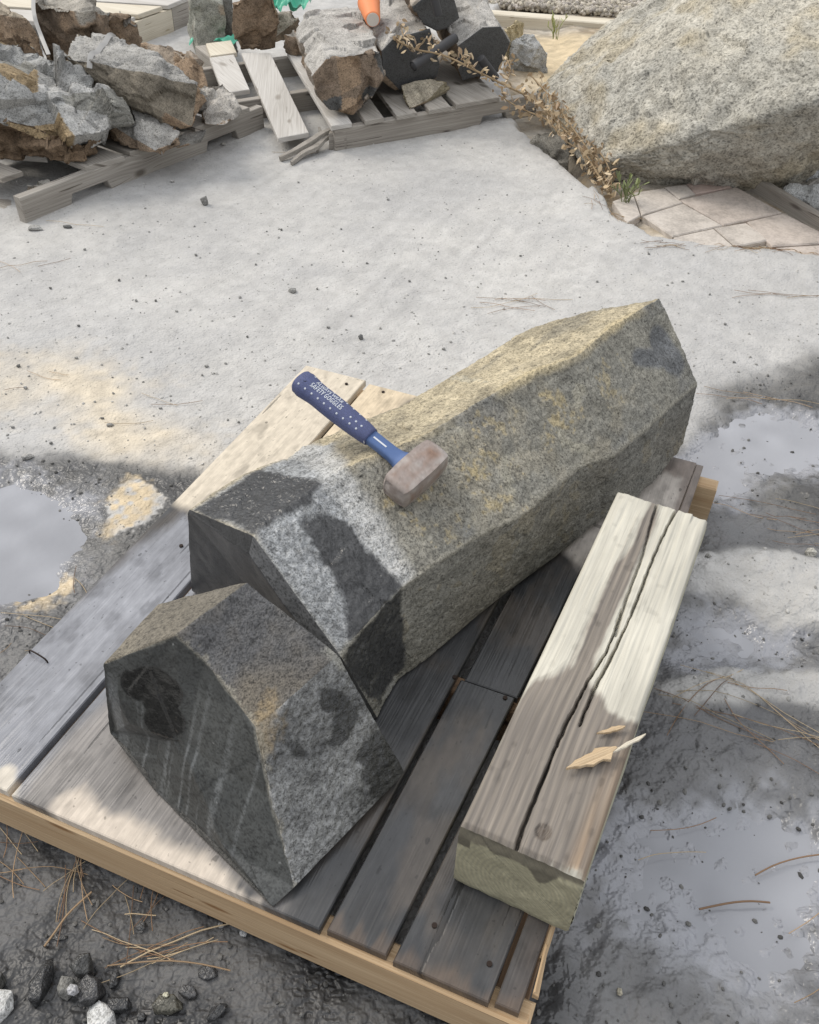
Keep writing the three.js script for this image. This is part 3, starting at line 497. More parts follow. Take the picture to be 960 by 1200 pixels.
  const wetA = flat([[-0.3774,0.3886,-1.1556], [-0.329,0.3952,-1.1974], [-0.278,0.3961,-1.2624], [-0.2117,0.4262,-1.2171], [-0.1514,0.4526,-1.1612], [-0.1709,0.4442,-1.122], [-0.2093,0.4484,-1.0904], [-0.2459,0.4454,-1.0514]]);
  const wetB = flat([[-0.1791,0.4339,-1.0867], [-0.1533,0.4326,-1.1101], [-0.1115,0.4203,-1.1169], [-0.0725,0.3904,-1.0793], [-0.0136,0.3503,-1.0334], [-0.0349,0.3409,-0.9955], [-0.0713,0.3267,-0.9445], [-0.0894,0.3352,-0.9314], [-0.095,0.3584,-0.9812], [-0.1423,0.4002,-1.0367]]);
  const wetS = side([[-0.0947,0.3194,-0.9043], [-0.0572,0.3259,-0.9637], [-0.0132,0.3429,-1.0211], [-0.0044,0.2533,-1.0126], [0.0033,0.1623,-1.007], [-0.0214,0.155,-0.9742], [-0.0406,0.1553,-0.9317], [-0.0757,0.248,-0.9057]]).concat([[-0.06, 0.1]]);
  const blue = [[0.531,0.4287,-1.6922], [0.5526,0.3975,-1.675]], blue2 = [[0.4736,0.4241,-1.6294], [0.5619,0.3966,-1.6838]];
  const ochre = [[[0.1459,0.404,-1.2863], 0.05], [[0.0901,0.3995,-1.2291], 0.035], [[0.0375,0.3835,-1.1544], 0.06], [[0,0.3984,-1.1585], 0.04], [[0.1548,0.4358,-1.3611], 0.04], [[0.1698,0.3704,-1.2427], 0.04], [[0.2951,0.4246,-1.4661], 0.045], [[0.274,0.3964,-1.4192], 0.04], [[0.3691,0.4399,-1.5365], 0.05], [[-0.0128,0.3774,-1.095], 0.03]];
  const pale = [[[0.2864,0.4042,-1.4371], [0.2956,0.3745,-1.408], [0.3499,0.3458,-1.4065]], [[0.0893,0.451,-1.3247], [0.0974,0.4369,-1.3052]], [[0.171,0.3986,-1.3065], [0.186,0.3581,-1.2338]], [[0.0803,0.4,-1.5724], [0.1443,0.4435,-1.4986]], [[0.331,0.4341,-1.498], [0.3169,0.3866,-1.4343]]];
  const vein = [[[-0.2479,0.447,-1.0378],[-0.1976,0.45,-1.1101],[-0.1493,0.455,-1.1718],[-0.0914,0.46,-1.2212],[0.0312,0.465,-1.2984],[0.1182,0.47,-1.3877],[0.2345,0.475,-1.4917],[0.3246,0.48,-1.5435],[0.3983,0.487,-1.6396],[0.5255,0.494,-1.7652]]][0];
  const eline = [[[-0.1006,0.325,-0.8962],[-0.0701,0.335,-0.95],[-0.0106,0.345,-1.0269],[0.0316,0.352,-1.0652],[0.1219,0.347,-1.1596],[0.205,0.343,-1.2166],[0.2738,0.338,-1.3089],[0.3322,0.332,-1.3828],[0.3993,0.33,-1.415],[0.4897,0.332,-1.5154],[0.5355,0.335,-1.5735],[0.6259,0.335,-1.6736]]][0];
  const wetAt = (p, tag) => {
    const wb = 0.014 * fbm3(p[0] * 22, p[1] * 22, p[2] * 22, 3) + 0.004 * n3(p[0] * 190, p[1] * 190, p[2] * 190);
    if (tag === 0 || tag === 1) return Math.max(polySD(wetA, p[0], p[2]), polySD(wetB, p[0], p[2])) + wb;
    if (tag === 2) return polySD(wetS, along(p), p[1]) + wb;
    return tag === 6 || tag === 7 ? -1 : -1;
  };
  const color = (p, n, tag, q) => {
    const [x, y, z] = p, f = fbm3(x * 30, y * 30, z * 30, 4), m = fbm3(x * 8, y * 8, z * 8, 4), b = fbm3(x * 3 + 7, y * 3, z * 3, 3), fine = n3(x * 160, y * 160, z * 160);
    let c;
    if (tag === 6) return mulc([0.034, 0.035, 0.037], 1 + 0.35 * m);
    if (tag === 7) return mulc([0.12, 0.122, 0.126], 1 + 0.4 * m);  // scraped chamfer; its upward-facing brightness is also put into this lighter grey
    if (tag === 8 || tag > 3) return mulc([0.15, 0.14, 0.12], 1 + 0.8 * m);
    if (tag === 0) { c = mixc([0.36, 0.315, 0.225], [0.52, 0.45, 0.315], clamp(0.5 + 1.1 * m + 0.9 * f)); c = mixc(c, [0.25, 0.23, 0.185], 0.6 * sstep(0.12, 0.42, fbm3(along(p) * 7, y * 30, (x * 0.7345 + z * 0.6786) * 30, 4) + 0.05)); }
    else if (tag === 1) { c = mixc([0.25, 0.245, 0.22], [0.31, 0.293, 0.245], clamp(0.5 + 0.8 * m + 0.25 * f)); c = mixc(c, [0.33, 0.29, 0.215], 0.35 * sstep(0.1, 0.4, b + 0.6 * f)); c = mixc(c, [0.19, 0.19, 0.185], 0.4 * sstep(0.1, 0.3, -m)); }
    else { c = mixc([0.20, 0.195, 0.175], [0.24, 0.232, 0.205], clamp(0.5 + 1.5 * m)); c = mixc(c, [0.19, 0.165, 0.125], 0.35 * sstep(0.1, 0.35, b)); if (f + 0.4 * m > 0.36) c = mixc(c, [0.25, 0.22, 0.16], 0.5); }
    c = mulc(c, 1 + 0.17 * f + 0.2 * fine + 0.2 * n3(along(p) * 26, y * 95, (x * 0.7345 + z * 0.6786) * 95));
    if (tag < 2) {
      for (const [o, r] of ochre) { const d = Math.hypot(x - o[0], y - o[1], z - o[2]); if (d < r * 1.8 && tag === 1) { const k = sstep(0.0, 0.22, 1.0 * f - 0.36 + 0.26 * (1 - d / r) + 0.5 * fine + 0.25 * n3(x * 70, y * 70, z * 70)); c = mixc(c, [0.47, 0.385, 0.22], 0.5 * k); } }
      for (const L of pale) { const d = lineD(L, x, y, z) + 0.02 * f + 0.008 * fine; if (d < 0.012) c = mixc(c, [0.47, 0.44, 0.35], 0.6 * sstep(0.011, 0.002, d)); }
      const dv = lineD(vein, x, y, z) + 0.01 * f; if (dv < 0.022) c = mixc(c, [0.60, 0.50, 0.31], 0.75 * sstep(0.02, 0.003, dv) * clamp(0.6 + 2 * m));
      const db = Math.min(lineD(blue, x, y, z), lineD(blue2, x, y, z) + 0.012) + 0.03 * m; c = mixc(c, mulc([0.17, 0.178, 0.19], 1 + 0.6 * f), 0.85 * sstep(0.045, 0.03, db));
      // worked end: washed grey stone, pale dust line round it
      const inn = polySD(bandIn, x, z) + 0.012 * m; c = mixc(c, mulc([0.31, 0.32, 0.328], 1 + 0.35 * f + 0.5 * fine), sstep(-0.012, 0.012, inn));
      const db2 = lineD(band, x, y, z) + 0.012 * f + 0.008 * m; c = mixc(c, mulc([0.54, 0.54, 0.53], 1 + 0.4 * f), 0.85 * sstep(0.04, 0.012, db2));
    }
    const de = lineD(eline, x, y, z) + 0.006 * f; if (de < 0.012) c = mixc(c, [0.40, 0.375, 0.31], 0.55 * sstep(0.0085, 0.002, de));
    if (tag === 2) { const w = Math.abs(along(p) - 0.118 + 0.012 * m + 0.1 * (0.28 - y)) ; c = mixc(c, [0.30, 0.30, 0.29], 0.6 * sstep(0.03, 0.008, w)); }
    const wv = sstep(-0.007, 0.006, wetAt(p, tag));
    return mixc(c, mulc([0.055, 0.056, 0.058], 1 + 0.3 * f + 0.3 * fine), wv);
  };
  const disp = (p, n, tag) => {
    const [x, y, z] = p; if (tag >= 6 && tag < 8) return 0.0012 * n3(x * 40, y * 40, z * 40);
    let d = 0.0065 * fbm3(x * 4, y * 4, z * 4, 2) + 0.0028 * fbm3(x * 34, y * 34, z * 34, 3) + 0.0018 * chips(x * 20, y * 20, z * 20);
    if (tag < 2) d += 0.0013 * n3(x * 130, y * 130, z * 130) + 0.0011 * n3(x * 240, y * 240, z * 240); else d += 0.0012 * n3(x * 150, y * 150, z * 150);
    const t = along(p); d *= 0.35 + 0.65 * sstep(0.0, 0.05, t);
    if (tag === 1) d -= 0.012 * sstep(0.05, 0.0, Math.hypot(x - blue[0][0], y - blue[0][1], z - blue[0][2]));
    return y < 0.16 ? Math.min(d, 0.0) : d;
  };
  const slot = (p, tag) => tag === 6 || tag === 7 ? 2 : tag < 3 && wetAt(p, tag) > 0 ? 1 : tag < 2 && along(p) < 0.16 && polySD(bandIn, p[0], p[2]) > 0 ? 3 : 0;
  const O = [0.12, DECK, -1.35], g = stoneGeo(V, TT, { L: 0.0048, smooth: 1, disp, color, slot, origin: O });
  const m = new THREE.Mesh(g, [M.dryStone, M.wetStone, M.sawnStone, M.dampStone]); m.position.set(...O);
  top(m, 'stone_column', 'long grey brown basalt column lying on the pallet under the hammer', 'stone');
}
// ------------------------------------------------------------ the piece broken off its end
{
  const w = { back: [-0.2414,0.45,-0.9344], apex: [-0.3346,0.43,-0.8429], left: [-0.4598,0.34,-0.8581], rt: [-0.1033,0.37,-0.8634], rf: [-0.2115,0.345,-0.7493], rbk: [0.0051,0.15,-0.8034], rfb: [-0.1529,0.15,-0.6078], tip: [-0.1818,0.139,-0.583], lb2: [-0.3972,0.139,-0.7664], lb1: [-0.4843,0.16,-0.8534], lb0: [-0.4658,0.29,-0.8522] };
  const ex = { m1: [-0.2926,0.395,-0.8254], m2: [-0.1898,0.25,-0.6931], bl: [-0.40, 0.139, -0.93], bb: [-0.07, 0.139, -0.86], lk: [-0.40, 0.355, -0.97], f0: [-0.3349,0.255,-0.7791], f1: [-0.2694,0.165,-0.6626], fl: [-0.4336,0.235,-0.8203] };
  Object.assign(w, ex);
  const ks = Object.keys(w), V = ks.map((k) => w[k]), I = (...a) => a.map((k) => ks.indexOf(k)), T = [];
  poly(T, I('apex', 'back', 'lk', 'left'), 0);                 // left top
  poly(T, I('m1', 'rf', 'rt', 'back', 'apex'), 1);             // main top
  poly(T, I('rf', 'm2', 'rfb', 'rbk', 'rt'), 2);               // rough right side
  poly(T, I('apex', 'left', 'fl', 'f0'), 3); poly(T, I('m1', 'apex', 'f0'), 3); poly(T, I('rf', 'm1', 'f0'), 3); poly(T, I('m2', 'rf', 'f0'), 3); poly(T, I('m2', 'f0', 'f1'), 3);
  poly(T, I('rfb', 'm2', 'f1', 'tip'), 3); poly(T, I('f1', 'f0', 'lb2', 'tip'), 3); poly(T, I('f0', 'fl', 'lb1', 'lb2'), 3); poly(T, I('left', 'lb0', 'fl'), 3); poly(T, I('lb0', 'lb1', 'fl'), 3);
  poly(T, I('left', 'lk', 'bl', 'lb1', 'lb0'), 4); poly(T, I('back', 'rt', 'rbk', 'bb'), 5); poly(T, I('lk', 'back', 'bb', 'bl'), 5);
  poly(T, I('tip', 'lb2', 'lb1', 'bl', 'bb', 'rbk', 'rfb'), 6);
  const TT = orient(V, T);
  const stain = [[-0.4108,0.317,-0.8322], [-0.3803,0.3369,-0.8279], [-0.3559,0.3288,-0.8159], [-0.3807,0.3048,-0.817], [-0.3558,0.289,-0.798], [-0.3758,0.268,-0.8026]], stain2 = [[-0.3595,0.2821,-0.7981], [-0.3338,0.2887,-0.7792], [-0.3027,0.296,-0.756]], rim = [w.left, w.apex, w.m1, w.rf, w.m2, w.rfb];
  const och = [w.rf, [-0.1924,0.353,-0.7765], [-0.2052,0.3262,-0.7363]], wetR = [[[-0.0889,0.272,-0.8064], 0.035], [[-0.0428,0.1981,-0.795], 0.045], [[-0.1143,0.3201,-0.8181], 0.02], [[-0.1544,0.2829,-0.7519], 0.012], [[-0.0153,0.1598,-0.7889], 0.04]];
  const fx = V[ks.indexOf('rfb')], up = [0, 1, 0];
  const darkAt = (p) => Math.min(lineD(stain, ...p) - 0.03, lineD(stain2, ...p) - 0.004) + 0.012 * fbm3(p[0] * 26, p[1] * 10, p[2] * 26, 3);
  const color = (p, n, tag) => {
    const [x, y, z] = p, f = fbm3(x * 34, y * 34, z * 34, 4), m = fbm3(x * 8 + 3, y * 8, z * 8, 4), fine = n3(x * 180, y * 180, z * 180);
    if (tag === 3) {
      const s = (x * 0.86 + z * 0.5) * 170 + 0.7 * n2(y * 9, x * 7), st = sstep(0.1, 0.5, n2(s, y * 1.5 + 4) * 0.75 + 0.4 * n2(s * 0.31, y * 2)) * sstep(0.36, 0.28, y + 0.05 * n2(s * 0.2, 3)); // slurry runs
      let c = mulc([0.05, 0.053, 0.052], 1 + 0.35 * m + 0.2 * f); c = mixc(c, [0.20, 0.21, 0.215], 0.6 * st * sstep(-0.35, 0.2, m + 0.12));
      c = mixc(c, [0.085, 0.088, 0.085], 0.5 * sstep(0.05, 0.3, m));
      c = mixc(c, [0.020, 0.020, 0.019], sstep(0.004, -0.004, darkAt(p)));
      const dr = lineD(rim, x, y, z) + 0.006 * f; c = mixc(c, [0.3, 0.29, 0.25], 0.5 * sstep(0.004, 0.001, dr));
      if (fine > 0.93) c = mixc(c, [0.35, 0.36, 0.36], 0.6);
      return c;
    }
    let c;
    if (tag === 0) c = mixc([0.155, 0.14, 0.115], [0.20, 0.178, 0.14], clamp(0.5 + 1.5 * m));
    else if (tag === 1) c = mixc([0.105, 0.105, 0.108], [0.16, 0.14, 0.112], clamp(0.5 + 2.2 * m + 0.5 * f));
    else if (tag === 2) c = mixc([0.15, 0.152, 0.152], [0.26, 0.262, 0.26], clamp(0.5 + 1.3 * m + 0.8 * f));
    else c = [0.09, 0.088, 0.082];
    c = mulc(c, 1 + 0.18 * f + (tag === 2 ? 0.5 : 0.2) * fine);
    if (tag === 1 || tag === 2) {
      const d = lineD(och, x, y, z) + 0.03 * f; c = mixc(c, [0.40, 0.30, 0.17], 0.6 * sstep(0.026, 0.004, d + 0.02 * fine * 0.4));
      const dr = lineD(rim, x, y, z) + 0.010 * f; c = mixc(c, [0.42, 0.39, 0.32], 0.5 * sstep(0.009, 0.002, dr + 0.01 * fine));
      if (tag === 2) for (const [o, r] of wetR) { const q = Math.hypot(x - o[0], y - o[1], z - o[2]) / r + 1.1 * f + 0.7 * m; c = mixc(c, [0.045, 0.046, 0.046], 0.85 * sstep(1.05, 0.7, q)); }
      const dp = Math.hypot(x - w.rt[0], y - w.rt[1], z - w.rt[2]) + 0.03 * f; c = mixc(c, [0.42, 0.41, 0.36], 0.6 * sstep(0.03, 0.012, dp));
    }
    return c;
  };
  const disp = (p, n, tag, mixed) => {
    const [x, y, z] = p; let d;
    if (tag === 3) d = 0.0055 * fbm3(x * 6, y * 6, z * 6, 2) + 0.003 * chips(x * 6 + 3, y * 4, z * 6) * (mixed ? 0.2 : 1) + 0.0006 * n3(x * 90, y * 90, z * 90);
    else if (tag === 2) d = 0.006 * fbm3(x * 10, y * 10, z * 10, 3) + 0.005 * fbm3(x * 40, y * 40, z * 40, 3) + 0.0022 * n3(x * 150, y * 150, z * 150);
    else d = 0.004 * fbm3(x * 8, y * 8, z * 8, 3) + 0.0022 * fbm3(x * 40, y * 40, z * 40, 3);
    return y < 0.16 ? Math.min(d, 0) : d;
  };
  const O = [-0.24, DECK, -0.78], g = stoneGeo(V, TT, { L: 0.0042, smooth: 1, disp, color, slot: (p, t) => t === 3 ? (darkAt(p) < 0 ? 2 : 1) : t === 2 ? 3 : 0, origin: O });
  const m = new THREE.Mesh(g, [stoneMat(0.75), stoneMat(0.42, 0.0003), stoneMat(0.16, 0.0003), stoneMat(0.5, 0.0026)]); m.position.set(...O);
  top(m, 'broken_stone', 'dark wedge of basalt with a smooth streaked face at pallet front', 'stone');
}

// ------------------------------------------------------------ squared timber on the pallet
{
  const root = new THREE.Group(); root.position.set(0.16413, DECK + 0.001, -0.59866); root.rotation.y = -24.3976 * Math.PI / 180;
  top(root, 'timber_beam', 'squared timber post, half wet and split, lying on the pallet', 'timber');
  const Wd = 0.178, Hh = 0.162, Ln = 0.785; // local x across, -z away from the viewer
  const Z = {
    wet: [[-0.0973,-0.0117], [-0.0918,0.2351], [-0.0804,0.2699], [-0.0556,0.3009], [-0.0417,0.3364], [-0.0398,0.4816], [-0.024,0.693], [-0.0252,0.787], [-0.0058,0.7968], [-0.0011,0.7309], [-0.0016,0.5342], [-0.0097,0.3817], [-0.0067,0.3158], [0.0175,0.2911], [0.0348,0.2695], [0.054,0.2685], [0.0757,0.2672], [0.1034,0.2723], [0.1032,0.006]],
    c1: [[-0.0075,0.0047], [-0.0109,0.0306], [-0.012,0.126], [-0.0106,0.2159], [-0.0042,0.3077], [0.0079,0.3805], [0.0052,0.4823]],
    c2: [[0.0103,0.2263], [0.0103,0.315], [0.018,0.4257], [0.0211,0.5231], [0.0202,0.6272], [0.0221,0.7293], [0.0274,0.7831]],
    c3: [[0.0104,0.4219], [0.0038,0.5145], [0.0022,0.6182], [-0.009,0.7757]],
  };
  const knot = [0.0175,0.0376];
  const dl = (L, x, z) => { let d = 9; for (let i = 1; i < L.length; i++) { const a = L[i - 1], b = L[i], ex = b[0] - a[0], ey = b[1] - a[1], t = clamp(((x - a[0]) * ex + (z - a[1]) * ey) / (ex * ex + ey * ey)); d = Math.min(d, Math.hypot(a[0] + ex * t - x, a[1] + ey * t - z)); } return d; };
  const jag = (x, z) => 0.0008 * n2(z * 90, x * 4) + 0.0022 * n2(z * 11, 3);
  // top: fine grid with the splits as real grooves; the side and end rows hang from its border
  const crack = (x, z) => { const j = jag(x, z), w1 = lerp(0.0024, 0.0009, clamp(z / 0.5)) * (1 + 0.5 * n2(z * 25, 5)), k1 = sstep(w1 + 0.001, w1 * 0.3, dl(Z.c1, x + j, z)), k2 = sstep(0.0026 + 0.001 * n2(z * 30, 2), 0.0004, dl(Z.c2, x - j, z)), k3 = sstep(0.0028, 0.0006, dl(Z.c3, x + j * 0.6, z)) * 0.5; return Math.max(k1, k2 * 0.9, k3); };
  const nx = 130, nz = 210, P = [], C = [], I = [];
  const round = 0.009;
  const wetAt = (x, z) => sstep(-0.007, 0.006, polySD(Z.wet, x, z) + 0.006 * n2(x * 170, z * 5) + 0.003 * n2(x * 420, z * 9) + 0.012 * fbm2(x * 40, z * 14, 4));
  const colTop = (x, z) => {
    const g = x + 0.004 * n2(z * 5, 2), fib = 0.55 * n2(g * 700, z * 14) + 0.45 * n2(g * 240, z * 7) - 1.6 * sstep(0.8, 0.95, n2(g * 330 + 7, z * 6)) - 0.8 * sstep(0.45, 0.75, n2(x * 90, z * 60)) * sstep(0.1, 0.4, fbm2(x * 12, z * 9, 3) + 0.15), ring = Math.sin(g * 520 + 2.5 * n2(g * 20, z * 3));
    let dry = mulc(mixc([0.58, 0.555, 0.475], [0.46, 0.44, 0.375], clamp(0.4 + fbm2(x * 14, z * 7, 4))), 1 + 0.17 * fib);
    const wt = mulc(mixc([0.235, 0.205, 0.172], [0.17, 0.15, 0.13], clamp(0.5 + 0.5 * ring + fbm2(x * 9, z * 6, 3))), 1 + 0.3 * fib);
    const w = wetAt(x, z); let c = mixc(dry, wt, w);
    if (w > 0.3) { const rb = sstep(0.055, 0.085, x + 0.012 * n2(z * 11, 1)) * sstep(0.3, 0.2, z); c = mixc(c, mulc([0.30, 0.2, 0.115], 1 + 0.3 * fib), 0.6 * rb * clamp(0.5 + n2(g * 90, z * 8))); }
    if (dl(Z.wet.slice(0, 12), x, z) < 0.006 && w < 0.5) c = mulc(c, 0.86);
    const kd = Math.hypot(x - knot[0], (z - knot[1]) * 0.85); if (kd < 0.014) c = mixc(c, [0.07, 0.05, 0.035], 0.8 * sstep(0.014, 0.008, kd) * (0.7 + 0.3 * Math.sin(kd * 2600)));
    return c;
  };
  const vert = (x, y, z, c) => { P.push(x, y, -z); C.push(...c); return P.length / 3 - 1; };
  const topIds = [];
  for (let j = 0; j <= nz; j++) { const row = []; for (let i = 0; i <= nx; i++) {
    const x = (i / nx - 0.5) * Wd, z = j / nz * Ln, ck = crack(x, z), e = Math.min(Wd / 2 - Math.abs(x), z, Ln - z), er = e < round ? round - Math.sqrt(Math.max(0, round * round - (round - e) ** 2)) : 0;
    const corner = (j === nz || j > nz - 14) && x > 0.06 ? 0.004 * sstep(nz - 14, nz, j) : 0;
    const y = Hh - er - 0.022 * ck - corner + 0.0012 * n2(x * 180, z * 10) + 0.0025 * fbm2(x * 25, z * 12, 3) - 0.003 * (Math.hypot(x - knot[0], z - knot[1]) < 0.011 ? 1 : 0);
    row.push(vert(x, y, z, mulc(colTop(x, z), 1)));
  } topIds.push(row); }
  for (let j = 0; j < nz; j++) for (let i = 0; i < nx; i++) { const a = topIds[j][i], b = topIds[j][i + 1], c = topIds[j + 1][i], d = topIds[j + 1][i + 1]; I.push(a, b, d, a, d, c); }
  const colSide = (x, y, z) => { const fib = 0.5 * n2(y * 500, z * 8) + 0.5 * n2(y * 160, z * 5); let c = mixc([0.50, 0.475, 0.35], [0.38, 0.37, 0.27], clamp(0.5 + 1.2 * fbm2(y * 12, z * 6, 3))); return mulc(c, 1 + 0.16 * fib); };
  const endC = [0.02, 0.075];
  const colEnd = (x, y) => { const r = Math.hypot(x - endC[0], (y - endC[1])), a = Math.atan2(y - endC[1], x - endC[0]); const rg = Math.sin(r * 900 + 2 * n2(a * 3, 1)), sw = n2(x * 300, y * 300);
    let c = mulc(mixc([0.33, 0.305, 0.205], [0.27, 0.255, 0.18], 0.5 + 0.5 * rg), 1 + 0.14 * sw + 0.25 * fbm2(x * 20, y * 20, 3));
    const dmp = y - (Hh - 0.027) + 0.02 * fbm2(x * 28, y * 18, 4) + 0.012 * n2(x * 30, 4) + (x < -0.07 ? 0.05 * n2(y * 30, 2) + 0.01 : 0); c = mixc(c, [0.075, 0.066, 0.05], 0.85 * sstep(-0.001, 0.004, dmp));
    const ck = Math.abs(Math.sin(a * 2.5 + 0.4)) < 0.03 && n2(a * 2, r * 30) > 0 ? 1 : 0; if (ck) c = mulc(c, 0.7); return c; };
  const ny = 44;
  const wall = (ids, pos, col) => { let prev = ids.map((i) => i); for (let k = 1; k <= ny; k++) { const t = k / ny, cur = ids.map((id, q) => { const bx = P[id * 3], by = P[id * 3 + 1], bz = -P[id * 3 + 2]; const y = lerp(by, 0, t); const [x, z] = pos(bx, bz, y, t); return vert(x, y, z, col(x, y, z)); }); for (let q = 0; q < ids.length - 1; q++) I.push(prev[q], cur[q], cur[q + 1], prev[q], cur[q + 1], prev[q + 1]); prev = cur; } };
  // new border rows so that each wall keeps its own colours
  const dupRow = (ids, col) => ids.map((id) => vert(P[id * 3], P[id * 3 + 1], -P[id * 3 + 2], col(P[id * 3], P[id * 3 + 1], -P[id * 3 + 2])));
  const lo = (t) => 0.004 * sstep(0.9, 1, t);
  const endRow = dupRow(topIds[0], (x, y) => colEnd(x, y)); wall(endRow, (x, z, y, t) => [x * (1 - 0.03 * sstep(0.93, 1, t)), lo(t) - 0.006 * sstep(0, 0.12, t) + 0.0015 * n2(x * 60, y * 60)], (x, y) => colEnd(x, y));
  const rightRow = dupRow(topIds.map((r) => r[nx]), colSide); wall(rightRow, (x, z, y, t) => [x - lo(t) + 0.0012 * n2(y * 200, z * 9) + 0.002 * fbm2(y * 20, z * 8, 2), z], colSide);
  const backRow = dupRow(topIds[nz].slice().reverse(), (x, y) => colEnd(x, y)); wall(backRow, (x, z, y, t) => [x, z], (x, y) => colEnd(x, y));
  const leftRow = dupRow(topIds.map((r) => r[0]).reverse(), colSide); wall(leftRow, (x, z) => [x, z], colSide);
  { const b = [[-Wd / 2, 0], [Wd / 2, 0], [Wd / 2, Ln], [-Wd / 2, Ln]].map(([x, z]) => vert(x * 0.97, 0.0005, z, [0.2, 0.18, 0.14])); I.push(b[0], b[2], b[1], b[0], b[3], b[2]); }
  const g = new THREE.BufferGeometry(); g.setAttribute('position', new THREE.Float32BufferAttribute(P, 3)); g.setAttribute('color', new THREE.Float32BufferAttribute(C, 3)); g.setIndex(I); g.computeVertexNormals();
  const uvA = new Float32Array(P.length / 3 * 2); for (let i = 0; i < P.length / 3; i++) { uvA[i * 2] = P[i * 3] + P[i * 3 + 1]; uvA[i * 2 + 1] = P[i * 3 + 2]; } g.setAttribute('uv', new THREE.BufferAttribute(uvA, 2));
  part(root, 'post', g, new THREE.MeshPhysicalMaterial({ vertexColors: true, roughness: 0.72, bumpMap: scaled(woodBump, 4, 1), bumpScale: 0.0008 }));
}
// loose splinters lying on the timber
{
  const sliver = (a, b, w, h, label, mat) => {
    const A = new THREE.Vector3(...a), B = new THREE.Vector3(...b), d = B.clone().sub(A), l = d.length(), r = rng(Math.round(w * 9e4)), s = new THREE.Shape(), N = 9, L = [], Rr = [];
    for (let i = 0; i <= N; i++) { const t = i / N, e = Math.min(1, 4 * t + 0.12, 2.2 * (1 - t) + 0.05); L.push([-w / 2 * e * (0.55 + 0.7 * r()), (t - 0.5) * l]); Rr.unshift([w / 2 * e * (0.55 + 0.7 * r()), (t - 0.5 + 0.04 * (r() - 0.5)) * l]); }
    [...L, ...Rr].forEach(([x, y], i) => i ? s.lineTo(x, y) : s.moveTo(x, y));
    const g = new THREE.ExtrudeGeometry(s, { depth: h * 0.5, bevelEnabled: true, bevelSize: 0.0006, bevelThickness: 0.0012, bevelSegments: 1 }), p = g.attributes.position, uv = g.attributes.uv; g.rotateX(-Math.PI / 2);
    for (let i = 0; i < p.count; i++) { const x = p.getX(i), z = p.getZ(i); p.setY(i, p.getY(i) + 0.003 * n2(x * 300, z * 30) + 0.0025 * (z / l) ** 2); uv.setXY(i, x * 3, z); }
    g.computeVertexNormals(); const m = new THREE.Mesh(g, mat); m.position.copy(A.add(B).multiplyScalar(0.5)); m.lookAt(m.position.clone().add(d)); return top(m, 'wood_splinter', label, 'splinter', 'splinters on the timber post');
  };
  sliver([0.2361,0.306,-0.7172], [0.3121,0.309,-0.7531], 0.022, 0.009, 'larger split wood splinter lying on the timber post', WT.tanw);
  sliver([0.2982,0.308,-0.7418], [0.3568,0.316,-0.7733], 0.006, 0.004, 'thin pale splinter tip jutting over the timber edge', WT.cream);
  sliver([0.2896,0.302,-0.7819], [0.3322,0.303,-0.7947], 0.007, 0.005, 'small narrow splinter above the larger one on the timber', WT.tanw);
}

